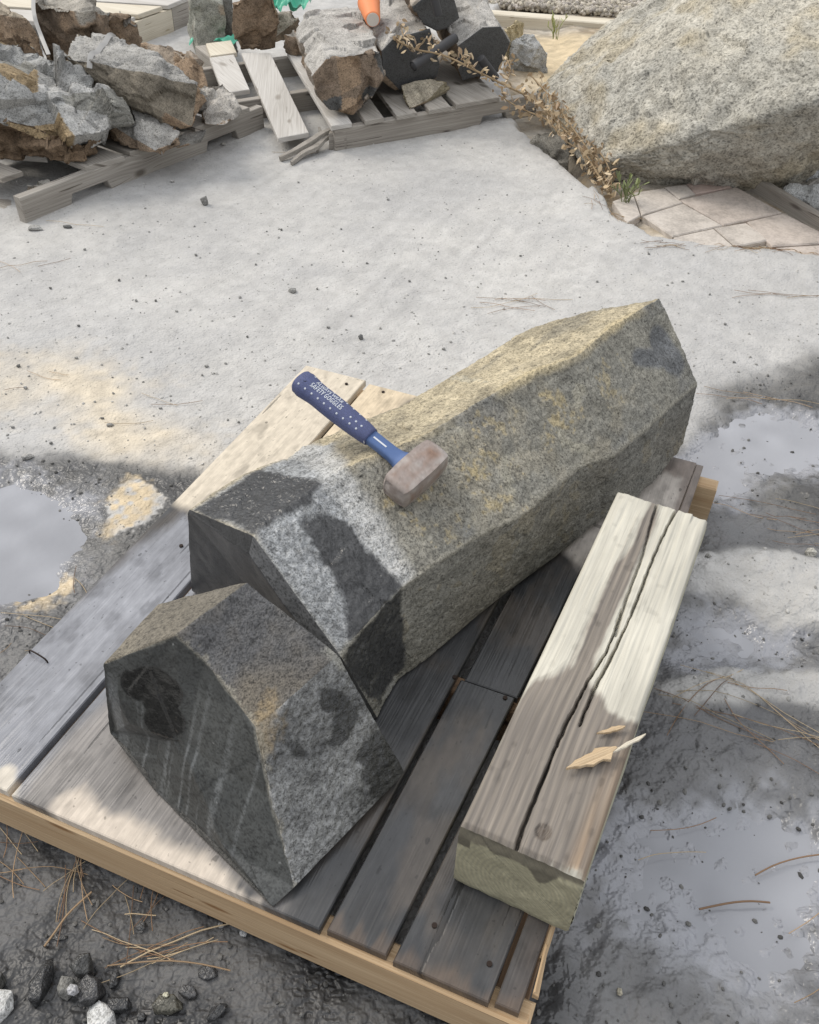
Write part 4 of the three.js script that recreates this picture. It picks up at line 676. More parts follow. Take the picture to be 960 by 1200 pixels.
// ------------------------------------------------------------ hammer
{
  const root = new THREE.Group(); const hd = new THREE.Vector3(0.009, 0.4495, -1.203), he = new THREE.Vector3(-0.197, 0.518, -1.362);
  const dir = he.clone().sub(hd), len = dir.length(); dir.normalize();
  const up = new THREE.Vector3(0.12, 0.95, 0.3); const xs = new THREE.Vector3().crossVectors(up, dir).normalize(), ys = new THREE.Vector3().crossVectors(dir, xs).normalize();
  root.matrixAutoUpdate = true; root.quaternion.setFromRotationMatrix(new THREE.Matrix4().makeBasis(xs, ys, dir)); root.position.copy(hd);
  top(root, 'hammer', 'blue handled drilling hammer with rusty steel head lying on the stone column', 'hammer');
  // head along local x: rounded block, crowned cheeks, domed worn faces
  const gh = new THREE.BoxGeometry(0.098, 0.044, 0.044, 44, 20, 20), p = gh.attributes.position, col = [];
  for (let i = 0; i < p.count; i++) {
    let x = p.getX(i) / 0.049, y = p.getY(i) / 0.022, z = p.getZ(i) / 0.022; const t = Math.abs(x);
    const sq = Math.max(Math.abs(y), Math.abs(z)), ci = Math.hypot(y, z), k = ci > 0 ? lerp(1, sq / ci * 1.14, 0.4) : 1; y *= k; z *= k;
    const taper = 1 - 0.14 * t ** 2.4 - 0.2 * sstep(0.84, 1, t), dome = t > 0.98 ? (1 - 0.05 * ci * ci) : 1;
    const mush = 0.03 * n3(x * 4, y * 2, z * 2) - 0.05 * sstep(0.3, 0.7, n3(x * 9, y * 5 + 3, z * 5)) * sstep(0.75, 0.95, t);
    p.setXYZ(i, x * 0.0615 * dome, y * 0.0285 * taper * (1 + mush), z * 0.0295 * taper * (1 + mush));
  }
  gh.computeVertexNormals();
  for (let i = 0; i < p.count; i++) { const x = p.getX(i), y = p.getY(i), z = p.getZ(i), m = fbm3(x * 60, y * 60, z * 60, 4), f = n3(x * 300, y * 300, z * 300), e = sstep(0.044, 0.053, Math.abs(x)); let c = mixc([0.34, 0.285, 0.26], [0.29, 0.195, 0.15], clamp(0.4 + 1.6 * m)); c = mixc(c, [0.42, 0.39, 0.37], 0.6 * clamp(2.2 * fbm3(x * 40 + 5, y * 40, z * 40, 3))); c = mixc(c, [0.55, 0.53, 0.51], 0.6 * clamp(0.5 + 2 * m) * Math.max(e, sstep(0.03, 0.034, Math.hypot(y, z)))); col.push(...mulc(c, 1 + 0.18 * f)); }
  gh.setAttribute('color', new THREE.Float32BufferAttribute(col, 3));
  part(root, 'head', gh, new THREE.MeshPhysicalMaterial({ vertexColors: true, metalness: 0.45, roughness: 0.52, bumpMap: scaled(grain.bump, 4, 4), bumpScale: 0.0006 }));
  // forged shank: flat bar with rounded edges that flares into the head
  const blue = new THREE.MeshPhysicalMaterial({ color: new THREE.Color().setRGB(0.075, 0.135, 0.30), roughness: 0.42, metalness: 0.15, bumpMap: scaled(grain.bump, 6, 6), bumpScale: 0.0004 });
  const loft = (rows, n = 28) => { const P = [], I = [], U = []; rows.forEach(([z, a, b, e], k) => { for (let i = 0; i <= n; i++) { const t = i / n * Math.PI * 2, c = Math.cos(t), s = Math.sin(t); P.push(a * Math.sign(c) * Math.abs(c) ** e, b * Math.sign(s) * Math.abs(s) ** e, z); U.push(i / n, z); } if (k) for (let i = 0; i < n; i++) { const q = (k - 1) * (n + 1) + i; I.push(q, q + 1, q + n + 2, q, q + n + 2, q + n + 1); } }); const g = new THREE.BufferGeometry(); g.setAttribute('position', new THREE.Float32BufferAttribute(P, 3)); g.setAttribute('uv', new THREE.Float32BufferAttribute(U, 2)); g.setIndex(I); g.computeVertexNormals(); return g; };
  const sh = [[0.012, 0.03, 0.018, 0.6], [0.027, 0.025, 0.0165, 0.6], [0.034, 0.0195, 0.013, 0.6], [0.042, 0.0158, 0.011, 0.6], [0.055, 0.014, 0.0105, 0.6], [0.08, 0.0138, 0.0102, 0.6], [0.125, 0.0142, 0.0105, 0.6]];
  const shank = part(root, 'shank', loft(sh), blue);
  // bare metal scuffs on the shank
  const sc = new THREE.MeshStandardMaterial({ color: new THREE.Color().setRGB(0.62, 0.64, 0.66), roughness: 0.4, metalness: 0.3 });
  const collar = []; for (let i = 0; i < 30; i++) collar.push(new THREE.Vector3(Math.cos(i / 30 * 6.283) * 0.0162, Math.sin(i / 30 * 6.283) * 0.0126, 0.107 + 0.0012 * n2(i * 0.7, 2)));
  part(root, 'worn_collar', new THREE.TubeGeometry(new THREE.CatmullRomCurve3(collar, true), 60, 0.0012, 6, true), sc);
  const rg = new THREE.BoxGeometry(0.003, 0.0012, 0.03); rg.translate(0.002, 0.0103, 0.083); part(shank, 'scuff', rg, sc);
  // rubber grip
  const gm = new THREE.MeshPhysicalMaterial({ color: new THREE.Color().setRGB(0.085, 0.105, 0.235), roughness: 0.58, map: scaled(grain.col, 5, 5), bumpMap: scaled(grain.bump, 8, 8), bumpScale: 0.0004 });
  const L = len, gr = []; for (let k = 0; k <= 34; k++) { const t = k / 34, z = 0.105 + t * (L + 0.008 - 0.105), sw = 0.0178 + 0.004 * Math.sin(t * Math.PI * 0.9) + 0.0055 * sstep(0.72, 1, t) - 0.0012 * sstep(0.1, 0, t); const cap = t > 0.965 ? 0.94 : 1; gr.push([z, sw * 1.0 * cap, sw * 0.86 * cap, 0.82]); }
  const zE = L + 0.008; gr.push([zE + 0.003, 0.0205, 0.0175, 0.82], [zE + 0.005, 0.013, 0.011, 0.9], [zE + 0.0055, 0.0001, 0.0001, 1]); gr.unshift([0.105, 0.0142, 0.0106, 0.7]);
  const gripG = part(root, 'grip', loft(gr, 36), gm);
  const ring = new THREE.CylinderGeometry(0.0035, 0.0035, 0.0012, 14); ring.translate(0.004, 0.0199, zE - 0.014); part(gripG, 'hang_hole', ring, new THREE.MeshStandardMaterial({ color: 0x0b0d16, roughness: 0.9 }));
  // raised pale dots in rows and the printed warning
  const dotM = new THREE.MeshStandardMaterial({ color: new THREE.Color().setRGB(0.5, 0.53, 0.58), roughness: 0.7 });
  const radii = (z) => { const t = clamp((z - 0.105) / (zE - 0.105)); const sw = 0.0178 + 0.004 * Math.sin(t * Math.PI * 0.9) + 0.0055 * sstep(0.72, 1, t) - 0.0012 * sstep(0.1, 0, t); return [sw, sw * 0.86]; };
  const surf = (ang, z, lift = 0) => { const [a, b] = radii(z), c = Math.cos(ang), s = Math.sin(ang), X = a * Math.sign(c) * Math.abs(c) ** 0.82, Y = b * Math.sign(s) * Math.abs(s) ** 0.82, n = new THREE.Vector3(X / (a * a), Y / (b * b), 0).normalize(); return [new THREE.Vector3(X, Y, z).addScaledVector(n, lift), n]; };
  for (const [ang, z0, z1, n] of [[0.92, 0.13, zE - 0.01, 10], [1.45, 0.126, 0.152, 3], [2.3, 0.13, zE - 0.02, 9]]) for (let i = 0; i < n; i++) { const [q, nn] = surf(ang, lerp(z0, z1, i / (n - 1)), 0.0001); const g = new THREE.SphereGeometry(0.0021, 10, 6); g.scale(1, 1, 0.45); g.applyQuaternion(new THREE.Quaternion().setFromUnitVectors(new THREE.Vector3(0, 0, 1), nn)); g.translate(q.x, q.y, q.z); part(gripG, 'grip_dot', g, dotM); }
  const { FontLoader } = await import('three/addons/loaders/FontLoader.js'); const { TextGeometry } = await import('three/addons/geometries/TextGeometry.js');
  const font = await new FontLoader().loadAsync('fonts/droid/droid_sans_bold.typeface.json');
  const write = (txt, ang, z, size) => { // letters wrapped on the grip, reading from the butt towards the head
    const g = new TextGeometry(txt, { font, size, depth: 0.0004, curveSegments: 3 }); g.computeBoundingBox(); const q = g.attributes.position;
    for (let i = 0; i < q.count; i++) { const zz = z - q.getX(i), r = radii(zz)[1] * 1.08, a2 = ang - q.getY(i) / r * -1; const [s] = surf(a2, zz, 0.0002 + q.getZ(i)); q.setXYZ(i, s.x, s.y, s.z); }
    g.computeVertexNormals(); part(gripG, 'lettering', g, dotM);
  };
  write('SAFETY GOGGLES', 1.36, zE - 0.027, 0.0066); write('ALWAYS WEAR', 1.78, zE - 0.031, 0.0066);
}
// ------------------------------------------------------------ rocks
function rockMesh(pts, { base = null, L = 0.014, chip = [0.02, 7], rough = 0.012, smooth = 1, paint, mat = M.dryStone, lowK = 0.86 }) {
  const all = pts.slice();
  if (base !== null) { const c = pts.reduce((s, p) => [s[0] + p[0] / pts.length, s[2 - 1] + p[2] / pts.length], [0, 0]); for (const p of pts) all.push([lerp(c[0], p[0], lowK), base, lerp(c[1], p[2], lowK)]); }
  const { V, T, tags } = hull(all), lo = Math.min(...V.map((v) => v[1]));
  const O = V.reduce((s, v) => [s[0] + v[0] / V.length, lo, s[2] + v[2] / V.length], [0, 0, 0]);
  const disp = (p, n, t) => { const [x, y, z] = p; const d = 1.45 * chip[0] * chips(x * chip[1], y * chip[1], z * chip[1]) + chip[0] * 0.4 * chips(x * chip[1] * 2.6, y * chip[1] * 2.6, z * chip[1] * 2.6) + rough * fbm3(x * 16, y * 16, z * 16, 4) + 0.2 * rough * n3(x * 90, y * 90, z * 90); return y < lo + 0.012 ? Math.min(d, 0) : d - chip[0] * 0.25; };
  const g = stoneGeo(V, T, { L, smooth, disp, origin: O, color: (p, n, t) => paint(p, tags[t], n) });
  const m = new THREE.Mesh(g, mat); m.position.set(...O); return m;
}
const shade = (c, p, k = 0.5) => { const f = fbm3(p[0] * 26, p[1] * 26, p[2] * 26, 4), m = fbm3(p[0] * 6, p[1] * 6, p[2] * 6, 3); return mulc(c, 1 + k * f + 0.5 * k * m); };
const GREY = [0.39, 0.38, 0.36], GREYD = [0.30, 0.29, 0.27], BROWN = [0.30, 0.225, 0.16], BROWND = [0.19, 0.145, 0.105], RUST = [0.36, 0.26, 0.175], BLUEG = [0.38, 0.38, 0.37];
// weathered column skin on upward-facing facets, brown iron-stained fractures in patches with edges of their own
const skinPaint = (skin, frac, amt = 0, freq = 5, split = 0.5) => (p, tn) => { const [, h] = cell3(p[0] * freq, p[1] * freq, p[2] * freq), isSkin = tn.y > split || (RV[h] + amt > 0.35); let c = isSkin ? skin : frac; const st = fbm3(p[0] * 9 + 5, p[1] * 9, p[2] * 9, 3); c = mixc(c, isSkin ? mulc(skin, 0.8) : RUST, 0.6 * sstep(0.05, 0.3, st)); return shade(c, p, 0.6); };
const rocksL = 'rocks piled on the left weathered pallet', rocksM = 'rocks on the middle weathered pallet';
const put = (pts, opt, name, label, group) => top(rockMesh(pts, opt), name, label, 'rock', group);

put([[-1.669,0.4,-3.8684], [-1.5625,0.4,-3.903], [-1.4339,0.39,-3.7341], [-1.3447,0.37,-3.6836], [-1.2277,0.32,-3.5753], [-1.1731,0.26,-3.5178], [-1.1552,0.19,-3.433], [-1.2107,0.15,-3.3831], [-1.2362,0.12,-3.3598], [-1.3786,0.115,-3.3623], [-1.5712,0.115,-3.3647], [-1.8113,0.13,-3.417], [-1.8295,0.4,-3.6815], [-1.6654,0.36,-3.2424], [-1.549,0.23,-3.394], [-1.3652,0.22,-3.402], [-1.2384,0.165,-3.3577], [-1.55, 0.115, -3.75], [-1.2, 0.115, -3.7]],
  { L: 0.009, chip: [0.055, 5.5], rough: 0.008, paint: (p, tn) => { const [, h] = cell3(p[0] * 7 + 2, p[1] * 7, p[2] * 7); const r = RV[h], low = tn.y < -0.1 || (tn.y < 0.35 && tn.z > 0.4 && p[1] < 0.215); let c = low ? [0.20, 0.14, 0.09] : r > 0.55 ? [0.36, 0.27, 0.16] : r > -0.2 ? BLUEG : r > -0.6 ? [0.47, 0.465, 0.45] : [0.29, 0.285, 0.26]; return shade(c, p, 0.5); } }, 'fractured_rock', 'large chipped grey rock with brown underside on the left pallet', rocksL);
const strapped = put([[-1.3952,0.41,-3.9537], [-1.3538,0.4,-3.6617], [-1.1615,0.4,-3.86], [-0.9494,0.37,-3.7097], [-0.852,0.32,-3.6282], [-0.8137,0.26,-3.6441], [-0.8733,0.19,-3.5448], [-0.9723,0.17,-3.5943], [-1.083,0.22,-3.6083], [-1.2289,0.27,-3.6366], [-1.3938,0.31,-3.8019], [-1.3496,0.14,-4.4172], [-1.0214,0.13,-4.236], [-1.502,0.2,-4.4479]],
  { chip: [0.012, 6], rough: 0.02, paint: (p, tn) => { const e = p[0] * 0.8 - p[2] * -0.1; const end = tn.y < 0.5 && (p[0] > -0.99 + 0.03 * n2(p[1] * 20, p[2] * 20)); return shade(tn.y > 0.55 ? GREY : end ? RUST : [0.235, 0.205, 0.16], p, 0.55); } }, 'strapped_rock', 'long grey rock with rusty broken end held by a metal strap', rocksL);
put([[-1.256,0.24,-3.689], [-1.1366,0.24,-3.6397], [-0.9755,0.2,-3.6005], [-0.9223,0.17,-3.5613], [-0.9278,0.125,-3.5237], [-0.9856,0.116,-3.4649], [-1.1255,0.12,-3.5046], [-1.2043,0.14,-3.569], [-1.2378,0.2,-3.5793], [-1.1707,0.13,-3.6933], [-0.9766,0.16,-3.5308]], { base: 0.116, lowK: 0.8, chip: [0.014, 9], paint: skinPaint(GREY, BROWN, -0.2) }, 'split_rock', 'flat grey rock with brown broken edge below the strapped rock', rocksL);
put([[-2.046,0.4,-4.3094], [-1.7892,0.42,-4.2234], [-1.6645,0.4,-4.1579], [-1.621,0.34,-4.1418], [-1.6743,0.28,-4.2251], [-1.9537,0.2,-4.5115], [-2.1919,0.2,-4.5154], [-2.0658,0.4,-4.6561]], { base: 0.13, chip: [0.016, 5], paint: skinPaint([0.42, 0.36, 0.28], BROWN, -0.4) }, 'brown_rock', 'brown rock at the far left behind the large chipped rock', rocksL);
put([[-1.7,0.42,-4.3468], [-1.6551,0.44,-4.502], [-1.4604,0.44,-4.4024], [-1.4522,0.42,-4.2049], [-1.4033,0.41,-4.2803], [-1.3889,0.36,-4.3801], [-1.4452,0.26,-4.4424], [-1.551,0.2,-4.4831], [-1.7372,0.16,-4.5451], [-1.7305,0.28,-4.4453]], { base: 0.125, chip: [0.02, 5], paint: skinPaint([0.43, 0.40, 0.35], BROWND, -0.5) }, 'dark_rock', 'dark brown rock with pale top behind the strapped rock', rocksL);
put([[-1.4757,0.31,-4.6081], [-1.3801,0.3,-4.6601], [-1.3403,0.26,-4.68], [-1.3814,0.17,-4.7664], [-1.4787,0.13,-4.7925], [-1.5472,0.16,-4.7592]], { base: 0.115, chip: [0.02, 12], paint: skinPaint(GREYD, BROWN, 0, 12) }, 'small_brown_rock', 'knobbly small brown rock beside the far stacked boards', rocksL);
put([[-0.929,0.2,-4.0371], [-0.837,0.21,-4.0347], [-0.7717,0.17,-3.9605], [-0.7547,0.122,-3.8886], [-0.807,0.115,-3.7945], [-0.884,0.116,-3.7953]], { base: 0.112, chip: [0.012, 12], paint: skinPaint([0.50, 0.47, 0.43], RUST, -0.1, 9) }, 'pale_rock', 'small pale rock with a rusty chip at the right end of left pallet', rocksL);
put([[-1.2371,0.26,-4.3299], [-1.1447,0.28,-4.3028], [-1.0437,0.27,-4.2601], [-0.9335,0.24,-4.1087], [-0.9089,0.17,-4.025], [-1.0323,0.14,-4.1105], [-1.1743,0.14,-4.3333]], { base: 0.112, chip: [0.014, 9], paint: skinPaint([0.40, 0.33, 0.26], RUST, -0.3, 7, 0.7) }, 'rusty_rock', 'rusty tan rock peeking out behind the strapped rock', rocksL);
put([[-0.9586,0.145,-3.5741], [-0.8592,0.14,-3.6798], [-0.8567,0.125,-3.6195], [-0.9487,0.116,-3.5377]], { base: 0.110, chip: [0.008, 14], L: 0.01, paint: skinPaint(GREYD, BROWN, 0) }, 'wedge_rock', 'small dull rock wedged on the left pallet edge below the strapped rock', rocksL);
// metal straps over the rocks
const strapM = new THREE.MeshStandardMaterial({ color: new THREE.Color().setRGB(0.42, 0.41, 0.39), roughness: 0.5, metalness: 0.4 });
function strap(pts, w, label) {
  const c = new THREE.CatmullRomCurve3(pts.map((p) => new THREE.Vector3(...p))), P = [], I = [], N = 30, s = new THREE.Vector3();
  for (let i = 0; i <= N; i++) { const q = c.getPoint(i / N), t = c.getTangent(i / N); s.crossVectors(t, new THREE.Vector3(0.35, 0.6, 0.75)).normalize(); const u = new THREE.Vector3().crossVectors(s, t).normalize(); for (const [a, b] of [[-1, 0.5], [1, 0.5], [1, -0.5], [-1, -0.5]]) P.push(q.x + s.x * a * w / 2 + u.x * b * 0.0016, q.y + s.y * a * w / 2 + u.y * b * 0.0016, q.z + s.z * a * w / 2 + u.z * b * 0.0016); if (i) for (let k = 0; k < 4; k++) { const a = (i - 1) * 4 + k, b = (i - 1) * 4 + (k + 1) % 4; I.push(a, b, b + 4, a, b + 4, a + 4); } }
  const g = new THREE.BufferGeometry(); g.setAttribute('position', new THREE.Float32BufferAttribute(P, 3)); g.setIndex(I); g.computeVertexNormals();
  top(new THREE.Mesh(g, strapM), 'metal_strap', label, 'strap', 'straps over the left rocks');
}
const overRock = (rock, a, b, n) => { rock.updateMatrixWorld(true); const rc = new THREE.Raycaster(), out = []; let y = 0; for (let i = 0; i <= n; i++) { const t = i / n, x = lerp(a[0], b[0], t), z = lerp(a[2], b[2], t); rc.set(new THREE.Vector3(x, 1.5, z), new THREE.Vector3(0, -1, 0)); const h = rc.intersectObject(rock)[0]; if (h) { y = h.point.y + 0.005; out.push([x, y, z]); } } const e = out[out.length - 1], d = Math.hypot(b[0] - a[0], b[2] - a[2]), ux = (b[0] - a[0]) / d, uz = (b[2] - a[2]) / d; const keep = out.filter((p) => p[1] > 0.235); return keep.filter((p, i) => i % 2 === 0 || i === keep.length - 1).map((p) => [p[0] + ux * 0.004, p[1] + 0.003, p[2] + uz * 0.004]); };
strap(overRock(strapped, [-1.2011,0.36,-4.1318], [-1.2681,0.2,-3.5581], 40), 0.02, 'grey metal strap bent over the long strapped rock');
strap([[-1.7013,0.45,-4.4195], [-1.5925,0.44,-4.0785], [-1.5797,0.41,-4.0475], [-1.5559,0.37,-4.0073], [-1.4843,0.35,-3.8525]], 0.016, 'thin grey strap hanging in front of the dark brown rock');

// ------------------------------------------------------------ left weathered pallet
const fr = (o, d) => { const b = [d[1], -d[0]]; return (t, s) => [o[0] + d[0] * t - b[0] * s * 0, o[1] + d[1] * t]; };
{
  const g = new THREE.Group(); g.position.set(-1.406, 0, -3.0845); g.rotation.y = Math.atan2(0.81568, 0.57851);
  top(g, 'weathered_pallet', 'weathered grey pallet at the left under the pile of rocks', 'pallet', 'old pallets at the back');
  // local x along the front stringer, local -z to the back left
  const stringer = (z0, z1) => { const s = new THREE.Shape(); const h = 0.089, nd = 0.04; s.moveTo(0, 0); s.lineTo(0.195, 0); s.lineTo(0.21, nd); s.lineTo(0.375, nd); s.lineTo(0.39, 0); s.lineTo(0.885, 0); s.lineTo(0.9, nd); s.lineTo(1.065, nd); s.lineTo(1.08, 0); s.lineTo(1.237, 0); s.lineTo(1.237, h); s.lineTo(0, h); s.lineTo(0, 0);
    const e = new THREE.ExtrudeGeometry(s, { depth: z1 - z0 - 0.006, bevelEnabled: true, bevelSize: 0.003, bevelThickness: 0.003, bevelSegments: 1 }); e.translate(0, 0.001, z0 + 0.003); const p = e.attributes.position, u = e.attributes.uv; for (let i = 0; i < p.count; i++) { p.setY(i, p.getY(i) + 0.003 * n2(p.getX(i) * 5, z0 * 9)); u.setXY(i, p.getY(i) + p.getZ(i), p.getX(i)); } e.computeVertexNormals(); return e; };
  part(g, 'stringer', stringer(-0.04, 0), WT.grey); part(g, 'stringer', stringer(-0.55, -0.51), WT.greyB); part(g, 'stringer', stringer(-1.02, -0.98), WT.greyB);
  const bd = [[0.02, 0.11, 0.16, 0.02], [0.30, 0.46, -0.07, 0], [0.5, 0.6, 0, 0], [0.66, 0.78, 0, 0], [0.84, 0.95, 0, 0], [1.0, 1.16, 0.01, 0]];
  bd.forEach(([x0, x1, f, t], i) => part(g, 'deck_board', plankGeo([[x0 + t, -f * (f > 0.1 ? 1 : -0.2)], [x1 + t, -f * (f > 0.1 ? 1 : 0.2)], [x1, -1.02], [x0, -1.02]], 0.0925, 0.111, { ou: i * 0.13, ov: i * 0.37 }), i % 2 ? WT.grey : WT.greyB));
  for (let i = 0; i < 3; i++) part(g, 'bottom_board', plankGeo(rect(0.02 + i * 0.55, 0.12 + i * 0.55, -1.0, -0.05), -0.012, 0.0005), WT.greyB);
}
{ // loose short boards and a stone under the big rock
  const lb = new THREE.Mesh(plankGeo([[-1.7832,-3.4915], [-1.4275,-3.4498], [-1.4439,-3.5243], [-1.8152,-3.5754]], 0.078, 0.098), WT.pale); top(lb, 'loose_board', 'thin loose board under the large chipped rock at far left', 'board');
  const rk = rockMesh([[-1.4473,0.075,-3.2492], [-1.3727,0.078,-3.2942], [-1.3529,0.05,-3.2696], [-1.3802,0.01,-3.2851], [-1.4731,0.01,-3.2943]], { base: -0.005, lowK: 1, chip: [0.006, 14], L: 0.01, paint: skinPaint([0.42, 0.4, 0.36], GREYD, 0.2) }); top(rk, 'spacer_stone', 'small grey stone wedged under the thin loose board', 'rock');
}
// ------------------------------------------------------------ far stack of boards, top left
{
  const g = new THREE.Group(), A = [-1.5731,-5.2067], B = [-1.3276,-5.7707]; g.position.set(A[0], 0, A[1]); g.rotation.y = -Math.atan2(B[1] - A[1], B[0] - A[0]); const l = Math.hypot(B[0] - A[0], B[1] - A[1]);
  top(g, 'far_pallet', 'pale pallet of boards at the back left behind the rocks', 'pallet', 'old pallets at the back');
  part(g, 'stringer', plankGeo(rect(0, l * 0.68, -0.045, 0), -0.01, 0.11), WT.cream); part(g, 'stringer', plankGeo(rect(l * 0.69, l * 1.05, -0.045, -0.002), -0.01, 0.115), WT.grey);
  for (let i = 0; i < 5; i++) part(g, 'deck_board', plankGeo([[i * 0.24 - 0.1, 0.01 - 0.02 * (i % 2)], [i * 0.24 + 0.1, 0.0], [i * 0.24 - 0.25, -1.2], [i * 0.24 - 0.45, -1.2]], 0.116, 0.136 + 0.002 * (i % 2), { ou: i * 0.21 }), i % 2 ? WT.cream : WT.pale);
  part(g, 'stringer', plankGeo(rect(-0.4, l * 0.7, -1.1, -1.05), -0.01, 0.11), WT.grey);
}
// ------------------------------------------------------------ middle pallet
const mid = new THREE.Group(); mid.position.set(-0.3905, 0, -3.9037); mid.rotation.y = Math.atan2(0.5076, 0.8616);
top(mid, 'broken_pallet', 'broken weathered pallet in the middle back carrying drilled dark stones', 'pallet', 'old pallets at the back');
{
  const g = mid; // local x along the front, local -z to the back
  const s = new THREE.Shape(), h = 0.089; s.moveTo(0, 0); s.lineTo(0.72, 0); s.lineTo(0.735, 0.04); s.lineTo(0.86, 0.04); s.lineTo(0.875, 0); s.lineTo(1.03, 0); s.lineTo(1.03, h); s.lineTo(0, h);
  const ex = (z) => { const e = new THREE.ExtrudeGeometry(s, { depth: 0.034, bevelEnabled: true, bevelSize: 0.003, bevelThickness: 0.003, bevelSegments: 1 }); e.translate(0, 0.001, z); const p = e.attributes.position, u = e.attributes.uv; for (let i = 0; i < p.count; i++) u.setXY(i, p.getY(i) + p.getZ(i), p.getX(i)); return e; };
  part(g, 'stringer', ex(0.035), WT.greyB);
  part(g, 'stringer', plankGeo(rect(-0.36, 1.0, -0.47, -0.43), 0, 0.0895), WT.greyB); part(g, 'stringer', plankGeo(rect(-0.3, 1.0, -0.97, -0.93), 0, 0.0895), WT.greyB);
  const sk = 0.245, bd = (x0, x1, f, b, m, y = 0.0935) => part(g, 'deck_board', plankGeo([[x0 + f * sk, -f], [x1 + f * sk, -f], [x1 + b * sk, -b], [x0 + b * sk, -b]], y, y + 0.019, { ou: x0, ov: x0 * 3 }), m);
  bd(0.0, 0.095, -0.075, 0.95, WT.pale); bd(0.155, 0.245, -0.08, 0.95, WT.grey); bd(0.305, 0.405, -0.085, 0.95, WT.grey); bd(0.465, 0.575, -0.085, 0.95, WT.grey); bd(0.605, 0.835, -0.075, 0.95, WT.grey);
  bd(-0.394, -0.268, 0.5, 1.02, WT.pale); bd(-0.385, -0.25, 1.04, 1.25, WT.cream, 0.094);
  part(g, 'block', plankGeo(rect(-0.12, -0.02, -1.3, -1.06), 0, 0.093), WT.grey);
  // end of a broken stringer at the front left
  part(g, 'stringer_stub', plankGeo([[0.0, 0.02], [0.06, 0.06], [0.05, 0.075], [-0.02, 0.05]], 0.001, 0.075), WT.greyB);
}
{
  const b = new THREE.Mesh(plankGeo([[-0.9296,-4.9695], [-0.7821,-4.9832], [-0.4724,-3.9567], [-0.6061,-3.8776]], [0.096, 0.096, 0.052, 0.052], [0.118, 0.118, 0.07, 0.07]), WT.pale);
  { const q = [[-0.8763,0.135,-4.7189], [-0.7376,0.135,-4.7322], [-0.468,0.068,-3.8767], [-0.5873,0.068,-3.7989]]; b.geometry = plankGeo(q.map((p) => [p[0], p[2]]), [0.115, 0.115, 0.048, 0.048], [0.135, 0.135, 0.068, 0.068]); }
  top(b, 'loose_plank', 'pale loose plank sloping down between the two weathered pallets', 'plank');
  const st = (a, c, r, label) => { const A = new THREE.Vector3(...a), B = new THREE.Vector3(...c), d = B.clone().sub(A), g = new THREE.BoxGeometry(r * 2, r * 1.3, d.length(), 2, 2, 10), p = g.attributes.position; for (let i = 0; i < p.count; i++) { const t = p.getZ(i) / d.length() + 0.5; p.setX(i, p.getX(i) * (0.4 + 0.6 * Math.sin(3.1 * clamp(t * 0.9 + 0.08))) + 0.01 * n2(t * 4, r * 999)); } g.computeVertexNormals(); const m = new THREE.Mesh(g, WT.grey); m.position.copy(A).add(B).multiplyScalar(0.5); m.lookAt(m.position.clone().add(d)); top(m, 'broken_stick', label, 'stick', 'broken sticks by the middle pallet'); };
  st([-0.3497,0.075,-3.9263], [-0.5752,0.012,-3.7252], 0.014, 'upper broken grey stick leaning from the middle pallet'); st([-0.3432,0.06,-3.9293], [-0.5288,0.01,-3.6882], 0.012, 'lower broken grey stick leaning from the middle pallet'); st([-0.4221,0.07,-3.9248], [-0.4286,0.012,-3.8107], 0.009, 'short upright splinter stick at the middle pallet corner');
  const tile = new THREE.Mesh(plankGeo([[-1.2793,-5.5975], [-1.15,-5.7167], [-1.0969,-5.5471], [-1.1788,-5.2921]], 0.115, 0.13, { bev: 0.003 }), new THREE.MeshStandardMaterial({ color: new THREE.Color().setRGB(0.62, 0.62, 0.6), roughness: 0.8 }));
  tile.position.y = 0; top(tile, 'stone_slab', 'small pale flat slab resting on the far boards', 'slab');
}
const AXM = [-0.21, -0.977];
const prism = (face, len, lift, opt, name, label, mat = M.dryStone, group = rocksM) => {
  const bx = AXM[0] * len, bz = AXM[1] * len, pts = face.concat(face.map((p) => [p[0] + bx, p[1] + lift, p[2] + bz]));
  const { V, T, tags } = hull(pts), lo = Math.min(...V.map((v) => v[1])), c = V.reduce((s, v) => [s[0] + v[0] / V.length, lo, s[2] + v[2] / V.length], [0, 0, 0]);
  const isEnd = (t) => tags[t].x * 0.5076 + tags[t].z * 0.8616 > 0.75;
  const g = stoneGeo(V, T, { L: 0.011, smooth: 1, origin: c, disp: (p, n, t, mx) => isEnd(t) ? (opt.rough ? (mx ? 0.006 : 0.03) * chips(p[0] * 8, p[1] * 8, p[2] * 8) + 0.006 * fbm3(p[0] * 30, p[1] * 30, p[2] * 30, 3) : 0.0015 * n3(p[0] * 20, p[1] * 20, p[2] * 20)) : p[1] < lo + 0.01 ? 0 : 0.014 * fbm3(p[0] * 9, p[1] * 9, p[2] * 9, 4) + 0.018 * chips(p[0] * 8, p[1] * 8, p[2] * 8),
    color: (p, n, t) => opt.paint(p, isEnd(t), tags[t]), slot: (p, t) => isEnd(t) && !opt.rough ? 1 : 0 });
  const m = new THREE.Mesh(g, [mat, M.sawnStone]); m.position.set(...c); return top(m, name, label, 'rock', group);
};
const SLATE = [0.075, 0.077, 0.08], PALE = [0.48, 0.46, 0.43];
const sawn = (p, end, tn) => end ? mulc(SLATE, 1 + 0.25 * fbm3(p[0] * 12, p[1] * 12, p[2] * 12, 3)) : shade(tn.y > 0.3 ? PALE : BROWN, p, 0.5);
